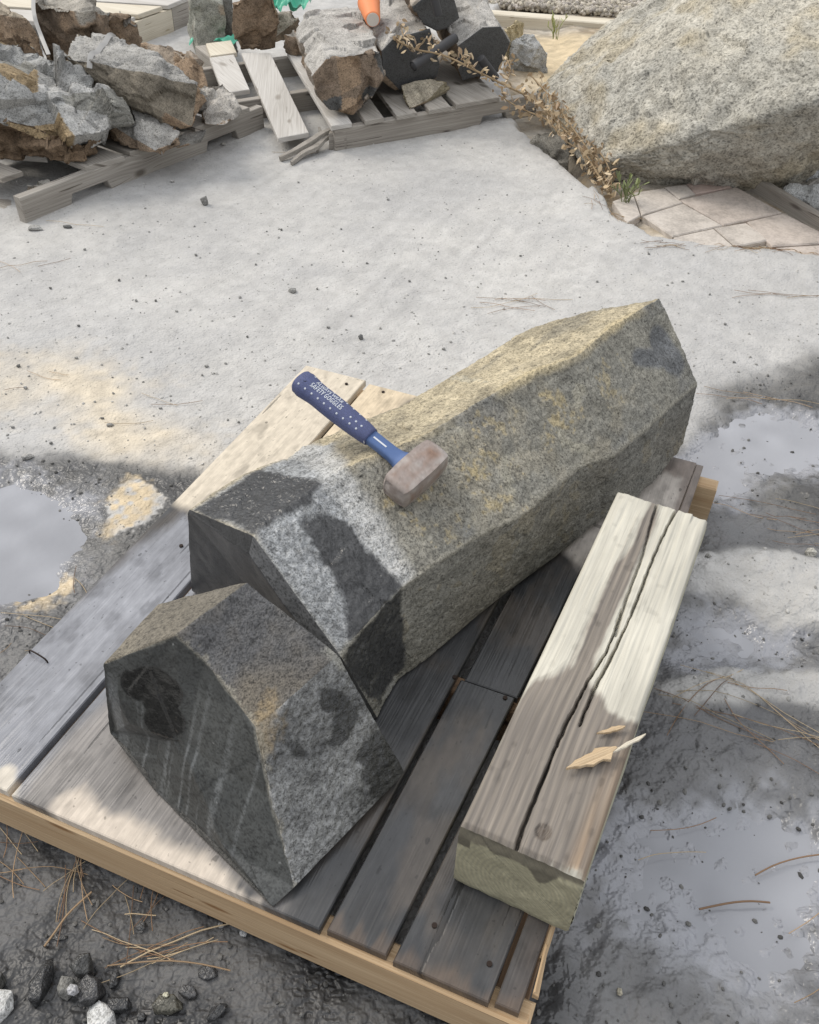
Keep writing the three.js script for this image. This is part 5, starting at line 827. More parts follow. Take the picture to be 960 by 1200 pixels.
prism([[-0.4422,0.2884,-3.8747], [-0.3876,0.3448,-3.9069], [-0.2885,0.3439,-3.9652], [-0.1734,0.3477,-4.0331], [-0.1594,0.2532,-4.0413], [-0.2088,0.1653,-4.0122], [-0.2866,0.1087,-3.9664], [-0.3816,0.1524,-3.9104], [-0.426,0.2136,-3.8842]], 0.62, 0.02, { rough: true, paint: (p, end, tn) => { const [, h] = cell3(p[0] * 9, p[1] * 9, p[2] * 9); return shade(end ? (RV[h] > 0.1 ? [0.25, 0.19, 0.14] : RV[h] > -0.5 ? [0.12, 0.12, 0.118] : RUST) : tn.y > 0.2 ? PALE : [0.36, 0.31, 0.26], p, 0.5); } }, 'column_stone', 'pale topped column stone with rough broken end on the middle pallet');
prism([[-0.1298,0.3488,-4.2061], [0.0291,0.3724,-4.2998], [0.0807,0.2101,-4.3302], [0.0636,0.1625,-4.3201], [-0.0946,0.1326,-4.2269], [-0.1615,0.21,-4.1875], [-0.176,0.3079,-4.1789]], 0.55, 0.03, { paint: sawn }, 'drilled_stone', 'dark flat faced drilled stone in the centre of the middle pallet');
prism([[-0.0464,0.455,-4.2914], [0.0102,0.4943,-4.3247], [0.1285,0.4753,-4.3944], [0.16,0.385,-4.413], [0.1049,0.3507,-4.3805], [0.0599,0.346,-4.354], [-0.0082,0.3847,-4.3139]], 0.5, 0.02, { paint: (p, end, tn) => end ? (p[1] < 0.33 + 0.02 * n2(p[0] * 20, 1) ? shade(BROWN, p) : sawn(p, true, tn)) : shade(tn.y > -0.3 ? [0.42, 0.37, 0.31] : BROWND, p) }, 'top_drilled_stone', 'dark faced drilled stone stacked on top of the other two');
prism([[0.1538,0.2835,-4.3777], [0.2263,0.2986,-4.4205], [0.2657,0.3458,-4.4437], [0.349,0.3392,-4.4928], [0.4002,0.2655,-4.523], [0.3674,0.1827,-4.5036], [0.3543,0.1476,-4.4959], [0.1862,0.1318,-4.3968], [0.1591,0.1905,-4.3809]], 0.55, 0.06, { paint: sawn }, 'side_drilled_stone', 'dark hexagonal faced stone at the right of the middle pallet');
put([[-0.0909,0.17,-4.21], [0.0212,0.175,-4.2624], [0.113,0.165,-4.292], [0.1223,0.13,-4.289], [0.0236,0.125,-4.1362], [-0.0492,0.116,-4.0485], [-0.0734,0.15,-4.1162]], { base: 0.114, lowK: 0.92, chip: [0.008, 12], L: 0.009, paint: skinPaint([0.47, 0.42, 0.33], [0.33, 0.29, 0.2], -0.2, 9) }, 'flat_stone', 'small flat tan stone at the front edge of the middle pallet', rocksM);
put([[-0.6801,0.2,-4.8088], [-0.6243,0.22,-4.8402], [-0.5739,0.2,-4.7463], [-0.5785,0.14,-4.7572], [-0.6499,0.115,-4.7853], [-0.7003,0.12,-4.8912]], { base: 0.113, chip: [0.01, 14], paint: skinPaint([0.45, 0.41, 0.36], BROWND, 0) }, 'cobble', 'fist sized brown grey cobble left of the pale topped column', rocksM);
put([[-0.5717,0.18,-4.6384], [-0.5438,0.18,-4.6828], [-0.5093,0.15,-4.5637], [-0.5137,0.12,-4.5115], [-0.5614,0.12,-4.5852]], { base: 0.113, chip: [0.008, 14], L: 0.01, paint: skinPaint([0.42, 0.37, 0.31], BROWN, 0) }, 'cobble', 'narrow tan cobble touching the pale topped column', rocksM);
put([[-0.9103,0.34,-4.7873], [-0.8066,0.38,-4.88], [-0.7143,0.36,-4.8494], [-0.6872,0.28,-4.8804], [-0.7493,0.2,-4.8918], [-0.8517,0.14,-4.9192], [-0.9226,0.15,-4.8888], [-0.9214,0.25,-4.7943]], { base: 0.113, lowK: 0.75, chip: [0.018, 7], paint: skinPaint([0.34, 0.26, 0.19], [0.26, 0.19, 0.13], 0) }, 'upright_brown_rock', 'upright brown rock standing behind the pale boards', rocksM);
put([[-0.7699,0.22,-5.0598], [-0.6789,0.22,-5.1689], [-0.6373,0.19,-5.1333], [-0.6619,0.13,-5.0838], [-0.7195,0.116,-5.0088], [-0.7886,0.116,-4.9419], [-0.8011,0.15,-4.9917]], { base: 0.113, chip: [0.012, 10], paint: skinPaint([0.42, 0.37, 0.31], BROWND, -0.2) }, 'leaning_rock', 'low brown rock with pale top right of the upright brown rock', rocksM);
put([[-1.1812,0.3,-5.1021], [-1.0296,0.3,-5.1195], [-1.0071,0.26,-5.0613], [-1.0733,0.14,-5.26], [-1.2156,0.06,-5.3338], [-1.2829,0.06,-5.3935]], { base: 0.0, lowK: 0.95, chip: [0.006, 6], paint: skinPaint([0.36, 0.36, 0.315], [0.33, 0.335, 0.29], 0.3) }, 'grey_slab_rock', 'upright grey green slab rock behind the small pale slab', rocksM);
put([[-1.033,0.28,-5.175], [-0.9816,0.28,-5.1808], [-0.9774,0.2,-5.1544], [-1.05,0.14,-5.2292]], { base: 0.0, lowK: 0.95, chip: [0.01, 8], paint: skinPaint(GREYD, BROWND, 0) }, 'thin_brown_rock', 'thin dark rock between the grey slab and the upright brown rock', rocksM);
put([[0.4672,0.1,-5.1873], [0.5304,0.13,-5.2363], [0.5839,0.12,-5.2167], [0.6651,0.05,-5.177], [0.6586,0.01,-5.1997], [0.4756,0.01,-5.1825]], { base: -0.07, lowK: 1, chip: [0.012, 12], L: 0.01, paint: skinPaint([0.56, 0.565, 0.56], [0.47, 0.48, 0.485], 0.2) }, 'white_rock', 'pale grey white rock between the middle pallet and the boulder');
put([[0.4141,0.16,-5.1383], [0.4949,0.17,-5.302], [0.5371,0.15,-5.3546], [0.4734,0.1,-5.2832]], { base: -0.06, lowK: 1, chip: [0.006, 14], L: 0.01, paint: (p) => shade([0.58, 0.49, 0.31], p, 0.4) }, 'yellow_rock', 'small yellowish rock behind the pale grey rock');
// rods in the drill holes
const rodM = new THREE.MeshStandardMaterial({ color: new THREE.Color().setRGB(0.05, 0.05, 0.053), roughness: 0.6 });
const rod = (a, b, r, label) => { const A = new THREE.Vector3(...a), B = new THREE.Vector3(...b), d = B.clone().sub(A), pf = [[0.0001, 0], [r * 0.7, 0], [r * 0.72, 0.006], [r * 0.9, 0.006], [r, 0.002], [r, d.length() - 0.003], [r * 0.9, d.length()], [0.0001, d.length()]].map(([x, y]) => new THREE.Vector2(x, y)); const g = new THREE.LatheGeometry(pf, 20); const m = new THREE.Mesh(g, rodM); m.position.copy(A); m.quaternion.setFromUnitVectors(new THREE.Vector3(0, 1, 0), d.normalize()); top(m, 'rubber_hose', label, 'hose', 'short hoses at the drilled stones'); };
rod([-0.0392,0.2686,-4.1152], [0.1406,0.347,-4.2659], 0.021, 'dark hose piece across the centre drilled stone'); rod([0.3367,0.1494,-4.3882], [0.2583,0.2436,-4.3538], 0.02, 'dark hose piece leaning on the right hexagonal stone'); rod([0.0633,0.4321,-4.2622], [0.0345,0.5226,-4.2567], 0.018, 'dark hose piece in the top drilled stone');
{ // orange plastic cone end
  const g = new THREE.LatheGeometry([[0.0001, 0], [0.026, 0], [0.031, 0.004], [0.033, 0.01], [0.04, 0.09], [0.048, 0.2], [0.05, 0.205], [0.0001, 0.205]].map(([x, y]) => new THREE.Vector2(x, y)), 28), root = new THREE.Group();
  const A = new THREE.Vector3(...[-0.2166,0.405,-4.2768]), B = new THREE.Vector3(...[-0.278,0.44,-4.7277]); root.position.copy(A); root.quaternion.setFromUnitVectors(new THREE.Vector3(0, 1, 0), B.sub(A).normalize());
  top(root, 'orange_cup', 'orange tapered plastic cup with pale end between the stones', 'cup');
  part(root, 'body', g, new THREE.MeshPhysicalMaterial({ color: new THREE.Color().setRGB(0.78, 0.24, 0.08), roughness: 0.5 }));
  const e = new THREE.CylinderGeometry(0.027, 0.027, 0.003, 24); e.translate(0, -0.0016, 0); part(root, 'base', e, new THREE.MeshStandardMaterial({ color: new THREE.Color().setRGB(0.6, 0.55, 0.49), roughness: 0.8 }));
}
// green plastic sheeting scraps
const greenM = new THREE.MeshPhysicalMaterial({ color: new THREE.Color().setRGB(0.09, 0.45, 0.31), roughness: 0.4, side: THREE.DoubleSide });
for (const [c, w, d, h, label] of [[[-0.6698,0.3,-4.9903], 0.22, 0.14, 0.06, 'crumpled green plastic sheet behind the upright brown rock'], [[-1.0002,0.12,-5.0265], 0.13, 0.06, 0.025, 'green plastic scrap under the small pale slab'], [[-1.2107,0.07,-5.1982], 0.05, 0.05, 0.04, 'tiny green plastic scrap left of the small pale slab']]) {
  const g = new THREE.PlaneGeometry(w, d, 22, 16); g.rotateX(-Math.PI / 2); const p = g.attributes.position; for (let i = 0; i < p.count; i++) p.setY(i, h * (1.2 * n2(p.getX(i) * 18 + w * 90, p.getZ(i) * 22) + 0.5 * n2(p.getX(i) * 60, p.getZ(i) * 60))); g.computeVertexNormals(); const m = new THREE.Mesh(g, greenM); m.position.set(...c); top(m, 'plastic_sheet', label, 'plastic', 'green plastic scraps');
}

// ------------------------------------------------------------ granite boulder
{
  const pts = [[0.8865,-0.03,-3.6518], [1.0849,-0.03,-3.683], [1.2149,-0.03,-3.745], [1.4356,-0.04,-3.595], [0.7398,-0.03,-3.729], [0.6331,-0.03,-4.2408], [0.5239,0.085,-4.4455], [0.5411,0.05,-4.414], [0.6489,0.14,-4.0122], [0.6901,0.03,-3.69], [0.8084,0.32,-3.9577], [0.9769,0.44,-3.7825], [1.1594,0.54,-3.8423], [1.3666,0.6,-3.9221], [1.6429,0.68,-3.9869], [0.7824,0.2,-4.78], [0.9943,0.34,-4.8706], [1.0796,0.4,-4.8407], [1.259,0.68,-4.435], [1.2077,0.08,-3.6083], [1.3117,0.36,-3.3405], [1.3543,0.45,-3.2521], [1.8663,-0.02,-4.3868], [1.6736,0.62,-3.2105], [2.3, 0.95, -4.7], [2.5, 0.4, -4.1], [2.4, -0.03, -4.9], [1.0, -0.03, -5.5], [2.2, 0.6, -5.4], [0.75, -0.03, -4.9]];
  const m = rockMesh(pts, { L: 0.022, smooth: 3, chip: [0.012, 2.4], rough: 0.026, mat: M.granite, paint: (p, tn) => {
    const [x, y, z] = p, f = fbm3(x * 26, y * 26, z * 26, 4), m2 = fbm3(x * 4, y * 4, z * 4, 4), s = n3(x * 120, y * 120, z * 120), s2 = n3(x * 60 + 9, y * 60, z * 60);
    let c = mixc([0.52, 0.49, 0.42], [0.43, 0.415, 0.37], clamp(0.5 + 1.5 * m2)); c = mixc(c, [0.43, 0.36, 0.23], 0.5 * sstep(0.1, 0.4, fbm3(x * 6 + 8, y * 6, z * 6, 3)));
    c = mulc(c, 1 + 0.38 * f + 0.2 * s); if (s2 > 0.76) c = mulc(c, 0.75); const ck = Math.abs(fbm3(x * 2.2 + 4, y * 3.5, z * 2.2, 4)); if (ck < 0.006 && y > 0.05) c = mulc(c, 0.7); return c;
  } });
  top(m, 'granite_boulder', 'huge pale granite boulder beside the pavers at upper right', 'boulder');
}
put([[0.4773,0.03,-3.9872], [0.5382,0.07,-3.9805], [0.615,0.06,-3.9342], [0.6351,0.02,-3.8694], [0.6003,-0.04,-3.9101], [0.5237,-0.04,-4.0015]], { base: -0.13, lowK: 1, chip: [0.008, 10], paint: (p) => shade([0.33, 0.31, 0.27], p, 0.5) }, 'buried_stone', 'grey stone half buried at the left foot of the boulder');
for (const [q, s, c, label] of [[[1.4813,-3.725], 0.09, [0.6, 0.6, 0.58], 'white stone nearest the boulder at the right edge'], [[1.5982,-3.7156], 0.11, [0.55, 0.56, 0.56], 'larger pale grey stone at the right picture edge'], [[1.5449,-3.4763], 0.10, [0.52, 0.53, 0.53], 'pale stone beyond the edging strip at right'], [[1.502,-3.6392], 0.05, [0.33, 0.3, 0.25], 'dull brown stone among the pale stones at right'], [[1.6025,-3.5953], 0.07, [0.42, 0.4, 0.37], 'grey stone between the pale ones at the right edge']]) {
  const r = rng(Math.round(q[0] * 1000)), pts = []; for (let i = 0; i < 12; i++) { const a = i / 12 * 6.28, k = s * (0.7 + 0.5 * r()); pts.push([q[0] + Math.cos(a) * k * 1.2, -0.02 + s * (0.2 + 0.5 * r()), q[1] + Math.sin(a) * k * 0.8]); } pts.push([q[0], s * 0.7, q[1]]);
  put(pts, { base: -0.05, lowK: 0.95, chip: [0.01, 14], L: 0.011, paint: (p) => shade(c, p, 0.5) }, 'rubble_stone', label, 'rubble beyond the edging strip');
}
{ const b = new THREE.Mesh(plankGeo([[1.5902,-3.8792], [1.8581,-4.1987], [1.8469,-3.9943], [1.5658,-3.6783]], -0.03, [0.16, 0.1, 0.05, 0.04], { bev: 0.005 }), WT.brown); top(b, 'brown_plank', 'brown board leaning by the boulder at the right edge', 'board'); }

// ------------------------------------------------------------ dried weed and green weed
{
  const root = new THREE.Group(), B = [0.7585,0,-3.5035]; root.position.set(...B); top(root, 'dried_weed', 'dried brown weed sprawling from the boulder towards the middle pallet', 'weed');
  const r = rng(77), stems = [], leaf = [], loc = (p) => new THREE.Vector3(p[0] - B[0], p[1], p[2] - B[2]);
  const lines = [
    [[0.7585,0,-3.5035], [0.7056,0.05,-3.5703], [0.6476,0.1,-3.7114], [0.5739,0.13,-3.8713], [0.4736,0.18,-4.0134], [0.3537,0.22,-4.062], [0.2364,0.26,-4.1], [0.0904,0.3,-4.1719], [-0.0411,0.33,-4.1476], [-0.1612,0.36,-4.2631]],
    [[0.7493,0,-3.4866], [0.7357,0.04,-3.5804], [0.6806,0.08,-3.676], [0.5981,0.1,-3.7637], [0.526,0.13,-3.9281], [0.431,0.14,-4.0154], [0.3393,0.15,-4.1516]],
    [[0.7449,0,-3.5026], [0.6743,0.06,-3.6561], [0.6062,0.12,-3.8629], [0.5255,0.16,-3.9625], [0.4403,0.2,-4.0787]], [[0.7339,0,-3.5937], [0.6753,0.1,-3.6586], [0.6109,0.15,-3.8163], [0.557,0.19,-3.9573], [0.4819,0.2,-4.2795]], [[0.2364,0.26,-4.1], [0.1811,0.29,-4.1317], [0.1649,0.3,-4.2409]],
    [[0.0904,0.3,-4.1719], [0.0345,0.33,-4.2174], [0.0153,0.34,-4.3328]], [[0.3537,0.22,-4.062], [0.3809,0.25,-4.1949], [0.3628,0.27,-4.2939]], [[-0.0411,0.33,-4.1476], [-0.0788,0.36,-4.1936], [-0.0972,0.37,-4.3367]], [[0.7585,0,-3.5035], [0.7578,0.05,-3.557], [0.7188,0.09,-3.7161], [0.6543,0.09,-3.873]],
  ];
  const leafGeo = (p, s, c) => { const g = new THREE.PlaneGeometry(s, s * 1.9, 2, 3), q = g.attributes.position; for (let i = 0; i < q.count; i++) { const t = q.getY(i) / (s * 1.9) + 0.5, w = Math.sin(Math.PI * clamp(t * 0.92 + 0.05)); q.setX(i, q.getX(i) * w); q.setZ(i, s * 0.9 * (t - 0.4) ** 2 + Math.abs(q.getX(i)) * 0.8); } g.rotateX(r() * 6.28); g.rotateY(r() * 6.28); g.rotateZ(r() * 6.28); g.translate(p.x, p.y, p.z); const k = []; for (let i = 0; i < q.count; i++) k.push(...c); g.setAttribute('color', new THREE.Float32BufferAttribute(k, 3)); return g; };
  lines.forEach((L, li) => { const c = new THREE.CatmullRomCurve3(L.map(loc)); stems.push(new THREE.TubeGeometry(c, 40, li ? 0.003 : 0.0045, 5)); const len = c.getLength(), n = Math.round(len * (li === 0 ? 95 : 130)); for (let i = 0; i < n; i++) { const t = r(), p = c.getPoint(t), sp = (li === 0 ? 0.022 + 0.05 * (1 - t) ** 2 : 0.035); p.x += (r() - 0.5) * sp * 2; p.y = Math.max(0.008, p.y + (r() - 0.5) * sp * 1.6); p.z += (r() - 0.5) * sp * 2; const k = 0.7 + 0.6 * r(), col = mulc(mixc([0.60, 0.48, 0.31], [0.36, 0.25, 0.15], r() * (li === 0 ? 0.7 : 1)), k); leaf.push(leafGeo(p, 0.008 + 0.013 * r() * (li === 0 ? 1 - 0.4 * t : 1), col)); } });
  part(root, 'stem', mergeGeometries(stems), new THREE.MeshStandardMaterial({ color: new THREE.Color().setRGB(0.30, 0.22, 0.13), roughness: 0.9 }));
  const lm = part(root, 'dry_leaves', mergeGeometries(leaf), new THREE.MeshPhysicalMaterial({ vertexColors: true, roughness: 0.9, side: THREE.DoubleSide, transmission: 0.2, thickness: 0 })); lm.userData.kind = 'stuff';
}
const bladeTuft = (B, n, h, spread, c, name, label, cat, seed) => {
  const r = rng(seed), gs = []; for (let i = 0; i < n; i++) { const a = r() * 6.28, l = h * (0.5 + 0.6 * r()), e = spread * (0.3 + r()), q = new THREE.CatmullRomCurve3([new THREE.Vector3((r() - 0.5) * 0.03, 0, (r() - 0.5) * 0.03), new THREE.Vector3(Math.cos(a) * e * 0.4, l * 0.6, Math.sin(a) * e * 0.4), new THREE.Vector3(Math.cos(a) * e, l, Math.sin(a) * e)]); const st = new THREE.TubeGeometry(q, 8, 0.0018, 4); const col = (g, cc) => { const k = []; for (let j = 0; j < g.attributes.position.count; j++) k.push(...cc); g.setAttribute('color', new THREE.Float32BufferAttribute(k, 3)); return g; }; gs.push(col(st, mulc(c, 0.8)));
    for (let m = 0; m < 5; m++) { const p = q.getPoint(0.3 + 0.7 * r()), g = new THREE.PlaneGeometry(0.006, 0.028, 1, 3); g.translate(0, 0.014, 0); g.rotateX((r() - 0.3) * 2); g.rotateY(r() * 6.28); g.translate(p.x, p.y, p.z); gs.push(col(g, mulc(c, 0.7 + 0.6 * r()))); } }
  const root = new THREE.Group(); root.position.set(...B); top(root, name, label, cat); part(root, 'foliage', mergeGeometries(gs), new THREE.MeshPhysicalMaterial({ vertexColors: true, roughness: 0.8, side: THREE.DoubleSide }));
};
bladeTuft([0.804,-0.01,-3.4175], 10, 0.10, 0.06, [0.20, 0.23, 0.10], 'green_weed', 'small green weed growing at the corner of the pavers', 'weed', 3);
bladeTuft([0.9497,-0.03,-3.6735], 7, 0.10, 0.06, [0.30, 0.17, 0.12], 'reddish_weed', 'small reddish dry weed at the front foot of the boulder', 'weed', 4);
bladeTuft([0.7586,-0.02,-5.7075], 7, 0.13, 0.05, [0.34, 0.37, 0.16], 'grass_tuft', 'thin pale green weed in front of the timber border', 'weed', 6);

// ------------------------------------------------------------ stone chips on the ground
function chipStone(px, s, c, label, { group, name = 'stone_chip', seed, mat = M.dryStone, flat = 0.5, turn = 0, lift = 0 } = {}) {
  const r = rng(seed ?? Math.round(Math.abs(px[0]) * 7919 + Math.abs(px[1]) * 104729 * 10)), pts = [], [sx, sz] = (Array.isArray(s) ? s : [s, s]).map((v) => v * 0.88), h = Math.min(sx, sz) * flat, y = groundH(px[0], px[1]), ca = Math.cos(turn), sa = Math.sin(turn);
  for (let i = 0; i < 11; i++) { const a = i / 11 * 6.28 + 0.3 * r(), k = 0.36 + 0.16 * r(), X = Math.cos(a) * sx * k, Z = Math.sin(a) * sz * k; pts.push([X * ca - Z * sa, (i % 2 ? 0.55 + 0.45 * r() : 0.25 * r()) * h, X * sa + Z * ca]); }
  for (let i = 0; i < 3; i++) { const X = (r() - 0.5) * sx * 0.5, Z = (r() - 0.5) * sz * 0.5; pts.push([X * ca - Z * sa, h * (0.8 + 0.3 * r()), X * sa + Z * ca]); }
  pts.push([0, -h * 0.25, 0]);
  const { V, T } = hull(pts), sc = Math.max(sx, sz);
  const g = stoneGeo(V, T, { L: Math.max(0.004, sc / 9), smooth: 0, disp: (p) => 0.03 * sc * fbm3(p[0] / sc * 4 + px[0] * 9, p[1] / sc * 4, p[2] / sc * 4, 3), color: (p) => mulc(c, 1 + 0.45 * fbm3(p[0] * 50 + px[0] * 30, p[1] * 50, p[2] * 50, 3)) });
  const m = new THREE.Mesh(g, mat); m.position.set(px[0], y + 0.001 + lift, px[1]); top(m, name, label, 'stone chip', group ?? 'stone chips on the ground'); return m;
}
const wetChip = stoneMat(0.35), DK = [0.045, 0.046, 0.048], WH = [0.62, 0.62, 0.61];
{
  const G = 'broken stone chips at the lower left';
  chipStone([-0.5289,-0.5208], [0.036, 0.085], DK, 'long dark stone chip at lower left', { group: G, mat: wetChip, flat: 0.8, turn: 0.15 });
  chipStone([-0.4726,-0.5394], [0.042, 0.042], [0.07, 0.07, 0.068], 'dark pyramid shaped chip with a pale spot at lower left', { group: G, mat: wetChip, flat: 0.9 });
  chipStone([-0.4904,-0.5121], [0.04, 0.04], [0.24, 0.235, 0.22], 'squarish grey chip beside the long dark chip', { group: G, flat: 0.75 });
  chipStone([-0.4535,-0.5083], [0.05, 0.05], [0.06, 0.06, 0.062], 'dark blocky chip below the pyramid shaped chip', { group: G, mat: wetChip, flat: 0.7 });
  chipStone([-0.4717,-0.5007], [0.022, 0.02], [0.5, 0.5, 0.52], 'small rounded light grey pebble among the dark chips', { group: G, lift: 0.03, flat: 0.8 });
  chipStone([-0.4283,-0.4715], [0.07, 0.05], WH, 'bright white stone chip at the bottom edge', { group: G, turn: 0.5, flat: 0.4 });
  chipStone([-0.4107,-0.4905], [0.055, 0.026], DK, 'flat dark chip right of the white chip', { group: G, mat: wetChip, flat: 0.7 });
  chipStone([-0.3379,-0.4924], [0.055, 0.036], [0.11, 0.105, 0.085], 'rounded olive grey stone chip with a pale spot', { group: G, mat: wetChip, flat: 0.6 });
  chipStone([-0.3387,-0.5018], [0.012, 0.01], [0.6, 0.58, 0.45], 'tiny cream pebble on the rounded olive chip', { group: G, lift: 0.02, flat: 0.6 });
  chipStone([-0.4256,-0.5284], [0.02, 0.036], DK, 'narrow dark chip right of the pyramid chip', { group: G, mat: wetChip, flat: 0.6 });
  chipStone([-0.3105,-0.5133], [0.034, 0.024], [0.08, 0.08, 0.082], 'flat dark chip above the rounded olive chip', { group: G, mat: wetChip, flat: 0.35 });
  chipStone([-0.2861,-0.5408], [0.036, 0.026], [0.07, 0.07, 0.072], 'square flat dark chip furthest right of the lower left chips', { group: G, mat: wetChip, flat: 0.3 });
  chipStone([-0.262,-0.4851], [0.05, 0.022], DK, 'slanting dark chip at the bottom edge right of the olive chip', { group: G, mat: wetChip, turn: -0.7, flat: 0.7 });
  chipStone([-0.5796,-0.4861], [0.04, 0.055], WH, 'white chip cut by the left picture edge', { group: G, flat: 0.6 });
  chipStone([-0.5975,-0.5153], [0.03, 0.04], [0.09, 0.09, 0.085], 'dark chip above the white one at the left edge', { group: G, mat: wetChip, flat: 0.7 });
  chipStone([-0.3722,-0.4776], [0.018, 0.016], [0.08, 0.08, 0.08], 'tiny dark pebble left below the olive chip', { group: G, mat: wetChip });
  chipStone([-0.4034,-0.608], [0.02, 0.018], [0.1, 0.1, 0.1], 'small round dark pebble under the pallet front edge', { group: G, mat: wetChip });
  chipStone([-0.2794,-0.6142], [0.014, 0.014], [0.33, 0.33, 0.33], 'tiny grey triangular chip near the pallet front', { group: G });
  chipStone([-0.2413,-0.6033], [0.016, 0.022], [0.45, 0.46, 0.47], 'small pale chip near the pallet front edge', { group: G, flat: 0.4 });
  chipStone([-0.5266,-0.5888], [0.03, 0.012], [0.07, 0.07, 0.07], 'flat dark sliver in the mud at lower left', { group: G, mat: wetChip, flat: 0.4 });
  const Y = 'stones scattered on the dusty yard';
  chipStone([-0.8041,-3.286], 0.035, [0.27, 0.265, 0.255], 'grey triangular stone standing alone in front of the pallets', { group: Y, flat: 1.0 });
  chipStone([-1.3582,-3.0318], [0.07, 0.035], [0.38, 0.375, 0.36], 'flat grey stone in front of the left pallet end', { group: Y, flat: 0.4 });
  chipStone([-1.249,-3.0527], [0.045, 0.025], [0.14, 0.14, 0.138], 'dark flake beside the flat stone by the left pallet', { group: Y, flat: 0.4 });
  chipStone([-0.3989,-2.6424], [0.035, 0.025], [0.36, 0.355, 0.34], 'lone grey stone in the middle of the dusty yard', { group: Y, flat: 0.6 });
  chipStone([-0.1612,-2.3633], [0.02, 0.018], [0.2, 0.2, 0.2], 'dark pebble behind the pale pallet boards', { group: Y, flat: 0.9 });
  chipStone([-0.9666,-1.7613], [0.04, 0.022], [0.48, 0.47, 0.45], 'pale grey stone at the wet patch edge on the left', { group: Y, turn: -0.4, flat: 0.6 });
  chipStone([-0.7961,-1.9054], [0.024, 0.016], [0.36, 0.35, 0.33], 'grey pebble on the tan patch of ground', { group: Y, turn: -0.4 });
  chipStone([0.9173,-1.4819], [0.03, 0.026], [0.62, 0.6, 0.54], 'white pebble on the dry ridge at the right edge', { group: Y, flat: 0.9 });
  chipStone([0.3378,-0.5306], [0.012, 0.014], [0.5, 0.46, 0.36], 'tiny tan pebble in the mud at lower right', { group: Y, flat: 0.8 });
  chipStone([0.6705,-1.4448], [0.018, 0.014], [0.3, 0.29, 0.27], 'small grey pebble beside the timber far end', { group: Y });
  chipStone([-0.9681,-3.4822], [0.022, 0.02], [0.58, 0.57, 0.55], 'small white pebble in front of the left pallet', { group: Y });
  chipStone([-0.8351,-3.8796], [0.03, 0.025], [0.40, 0.39, 0.36], 'small pale stone between the two pallets', { group: Y });
    const un2 = [[-0.8211,-2.5521],[-0.8824,-2.5486],[-1.1387,-2.8799],[-1.0162,-2.3859],[-0.7448,-2.4978],[-0.5997,-2.1527],[-0.5957,-2.1968],[-0.2639,-2.4218],[-0.3202,-2.6582],[-0.6816,-1.9877],[-0.8242,-1.9343],[-0.9245,-1.8191],[-1.1251,-2.1652],[-1.071,-2.0613],[-0.4605,-1.9326],[-0.2757,-3.1014],[-0.0217,-2.7332],[0.2144,-2.9964],[0.0879,-2.3192],[-0.5439,-2.8222],[-0.9695,-2.6776],[-1.1713,-2.609],[0.8121,-2.9679],[0.9678,-2.7041],[0.6058,-2.77],[0.4799,-2.4623],[0.973,-2.5147],[-0.1157,-3.3714],[-0.4748,-3.5086],[-0.9749,-2.2175],[-0.7559,-2.8717],[-0.5026,-2.3596],[-0.1692,-2.8448],[0.3611,-2.9402],[-0.9818,-1.7301],[1.029,-2.2309],[0.9454,-2.2942],[0.8949,-2.787],[-1.0461,-1.8862],[-0.49,-3.0876]];
  un2.forEach((p, i) => chipStone(p, [0.008 + 0.008 * Math.abs(RV[i]), 0.007 + 0.005 * Math.abs(RV[i + 50])], mulc([0.36, 0.355, 0.345], 0.5 + 0.8 * Math.abs(RV[i + 99])), 'tiny grey pebble lying loose on the pale dusty ground', { group: 'tiny pebbles on the dusty ground', name: 'pebble', flat: 0.7 }));
}
{ // fine grit nobody could count
  const r = rng(91), g = new THREE.IcosahedronGeometry(0.0024, 0), N = 5200, im = new THREE.InstancedMesh(g, new THREE.MeshStandardMaterial({ roughness: 0.9 }), N), o = new THREE.Object3D(), c = new THREE.Color();
  for (let i = 0; i < N; i++) { const z = -0.35 - 4.6 * r() * (0.35 + 0.65 * r()), x = (r() - 0.5) * (1.3 + 0.85 * -z), w = wetness(x, z); o.position.set(x, groundH(x, z) + 0.0008, z); o.rotation.set(r() * 6, r() * 6, r() * 6); const s = 0.5 + 1.7 * r() ** 3; o.scale.set(s * (0.7 + 0.9 * r()), s * 0.7, s); o.updateMatrix(); im.setMatrixAt(i, o.matrix); const t = (w > 0.5 ? 0.06 + 0.12 * r() : 0.24 + 0.32 * r()); im.setColorAt(i, c.setRGB(t * 1.02, t, t * 0.95)); }
  top(im, 'grit', 'fine grey stone grit scattered over the yard', 'grit', null, 'stuff');
}
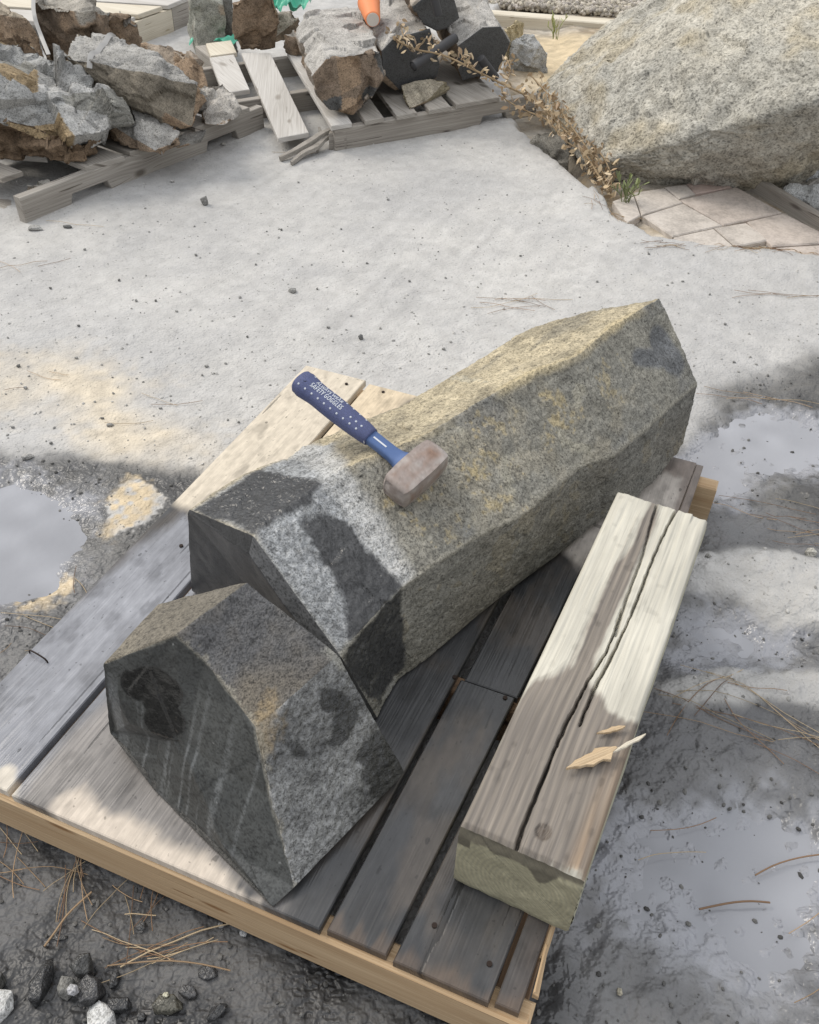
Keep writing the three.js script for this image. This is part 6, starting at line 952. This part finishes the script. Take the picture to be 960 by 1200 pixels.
{ // pine needles and straw
  const r = rng(17), gs = [], cols = [[0.27, 0.165, 0.095], [0.36, 0.25, 0.15], [0.18, 0.11, 0.07], [0.42, 0.33, 0.21]];
  const needle = (a, ang, l, bend, rad = 0.00072, ci) => { const pts = []; for (let i = 0; i < 5; i++) { const t = i / 4, A = ang + bend * (t - 0.5), x = a[0] + Math.cos(A) * l * (t - 0.5), z = a[1] + Math.sin(A) * l * (t - 0.5); pts.push(new THREE.Vector3(x, Math.max(groundH(x, z), -0.005) + 0.003 + 0.006 * Math.abs(n2(x * 40, z * 40)), z)); } const g = new THREE.TubeGeometry(new THREE.CatmullRomCurve3(pts), 8, rad, 4), k = [], c = mulc(cols[ci ?? Math.floor(r() * 4)], 0.7 + 0.6 * r()); for (let i = 0; i < g.attributes.position.count; i++) k.push(...c); g.setAttribute('color', new THREE.Float32BufferAttribute(k, 3)); gs.push(g); };
  const clump = (c, n, sx, sz, a0, da, l) => { n = Math.ceil(n * 0.45); for (let i = 0; i < n; i++) needle([c[0] + (r() - 0.5) * sx, c[1] + (r() - 0.5) * sz], a0 + (r() - 0.5) * da, l * (0.5 + 0.8 * r()), (r() - 0.5) * 0.6); };
  clump([-0.5395,-0.6672], 12, 0.04, 0.12, 1.5, 0.6, 0.15); clump([-0.5869,-0.7392], 16, 0.18, 0.12, 1.2, 2.8, 0.11); clump([-0.4334,-0.6424], 12, 0.12, 0.10, 1.6, 1.4, 0.13); clump([-0.3883,-0.5668], 14, 0.12, 0.05, 0.2, 1.6, 0.14); clump([-0.6197,-0.7082], 10, 0.12, 0.1, 0.3, 2.5, 0.1); clump([-0.3512,-0.5781], 8, 0.1, 0.06, -0.4, 0.8, 0.14); clump([-0.4894,-0.6974], 12, 0.2, 0.1, 1.4, 2, 0.1);
  needle([-0.3465,-0.5873], -0.42, 0.17, 0.15, 0.0014, 3); needle([-0.5251,-0.6193], -1.05, 0.10, 0.2, 0.0018, 1); needle([-0.3463,-0.5553], 0.02, 0.19, 0.2, 0.0013, 1); needle([-0.4088,-0.6253], 0.02, 0.05, 0, 0.001, 3);
  clump([0.6366,-1.041], 16, 0.3, 0.10, 0.25, 0.8, 0.22); clump([0.6942,-0.9816], 9, 0.16, 0.12, 0.6, 0.9, 0.24); clump([0.5781,-1.0749], 6, 0.12, 0.06, -0.3, 1.5, 0.16); clump([0.8481,-1.6088], 14, 0.26, 0.12, 0.05, 1.0, 0.18); clump([0.9011,-1.5461], 8, 0.2, 0.08, 0.1, 0.8, 0.16); clump([1.0113,-2.1228], 7, 0.26, 0.04, 0.2, 0.3, 0.22); clump([0.4842,-0.7791], 3, 0.1, 0.1, 0.2, 1, 0.1); needle([0.5459,-0.6731], -0.12, 0.12, 0.15, 0.0018, 0); needle([0.6584,-0.7491], -0.3, 0.14, 0.2, 0.0014, 0); clump([0.6366,-0.6053], 4, 0.1, 0.12, -0.6, 0.8, 0.12);
  clump([0.2824,-2.6092], 9, 0.28, 0.08, 0.1, 1.1, 0.2); clump([0.3803,-2.6313], 5, 0.1, 0.1, 0.6, 1.4, 0.14); clump([1.2479,-2.7202], 10, 0.3, 0.05, 0.1, 0.5, 0.18); clump([-1.2672,-2.7785], 5, 0.2, 0.1, 0.1, 1.5, 0.14); clump([-1.1949,-3.0771], 2, 0.1, 0.02, 0.1, 0.2, 0.2); clump([-0.7694,-1.2103], 5, 0.16, 0.08, 0.1, 0.5, 0.12); clump([-0.7152,-1.2956], 3, 0.05, 0.1, 1.2, 0.6, 0.1); clump([-0.7683,-1.154], 5, 0.1, 0.06, -0.6, 1.5, 0.05); clump([-0.6981,-1.979], 6, 0.25, 0.15, 0.3, 1.5, 0.12); clump([-0.9496,-2.1307], 6, 0.35, 0.15, 0.3, 1.8, 0.1);
  clump([1.0968,-3.0314], 60, 0.55, 0.05, 0.05, 1.4, 0.09); clump([1.292,-3.0236], 60, 0.3, 0.07, 0.05, 2.2, 0.08); clump([0.7705,-3.2777], 16, 0.1, 0.06, 0.4, 2, 0.08); clump([0.691,-3.4026], 20, 0.12, 0.12, 0.9, 2, 0.08); clump([-0.5067,-3.799], 5, 0.2, 0.05, 0, 1, 0.15); clump([1.5762,-3.8315], 30, 0.2, 0.3, 0, 3, 0.08);
  const m = new THREE.Mesh(mergeGeometries(gs), new THREE.MeshStandardMaterial({ vertexColors: true, roughness: 0.8 }));
  top(m, 'pine_needles', 'dry brown pine needles littering the ground', 'needles', null, 'stuff');
}

renderer.render(scene, camera);
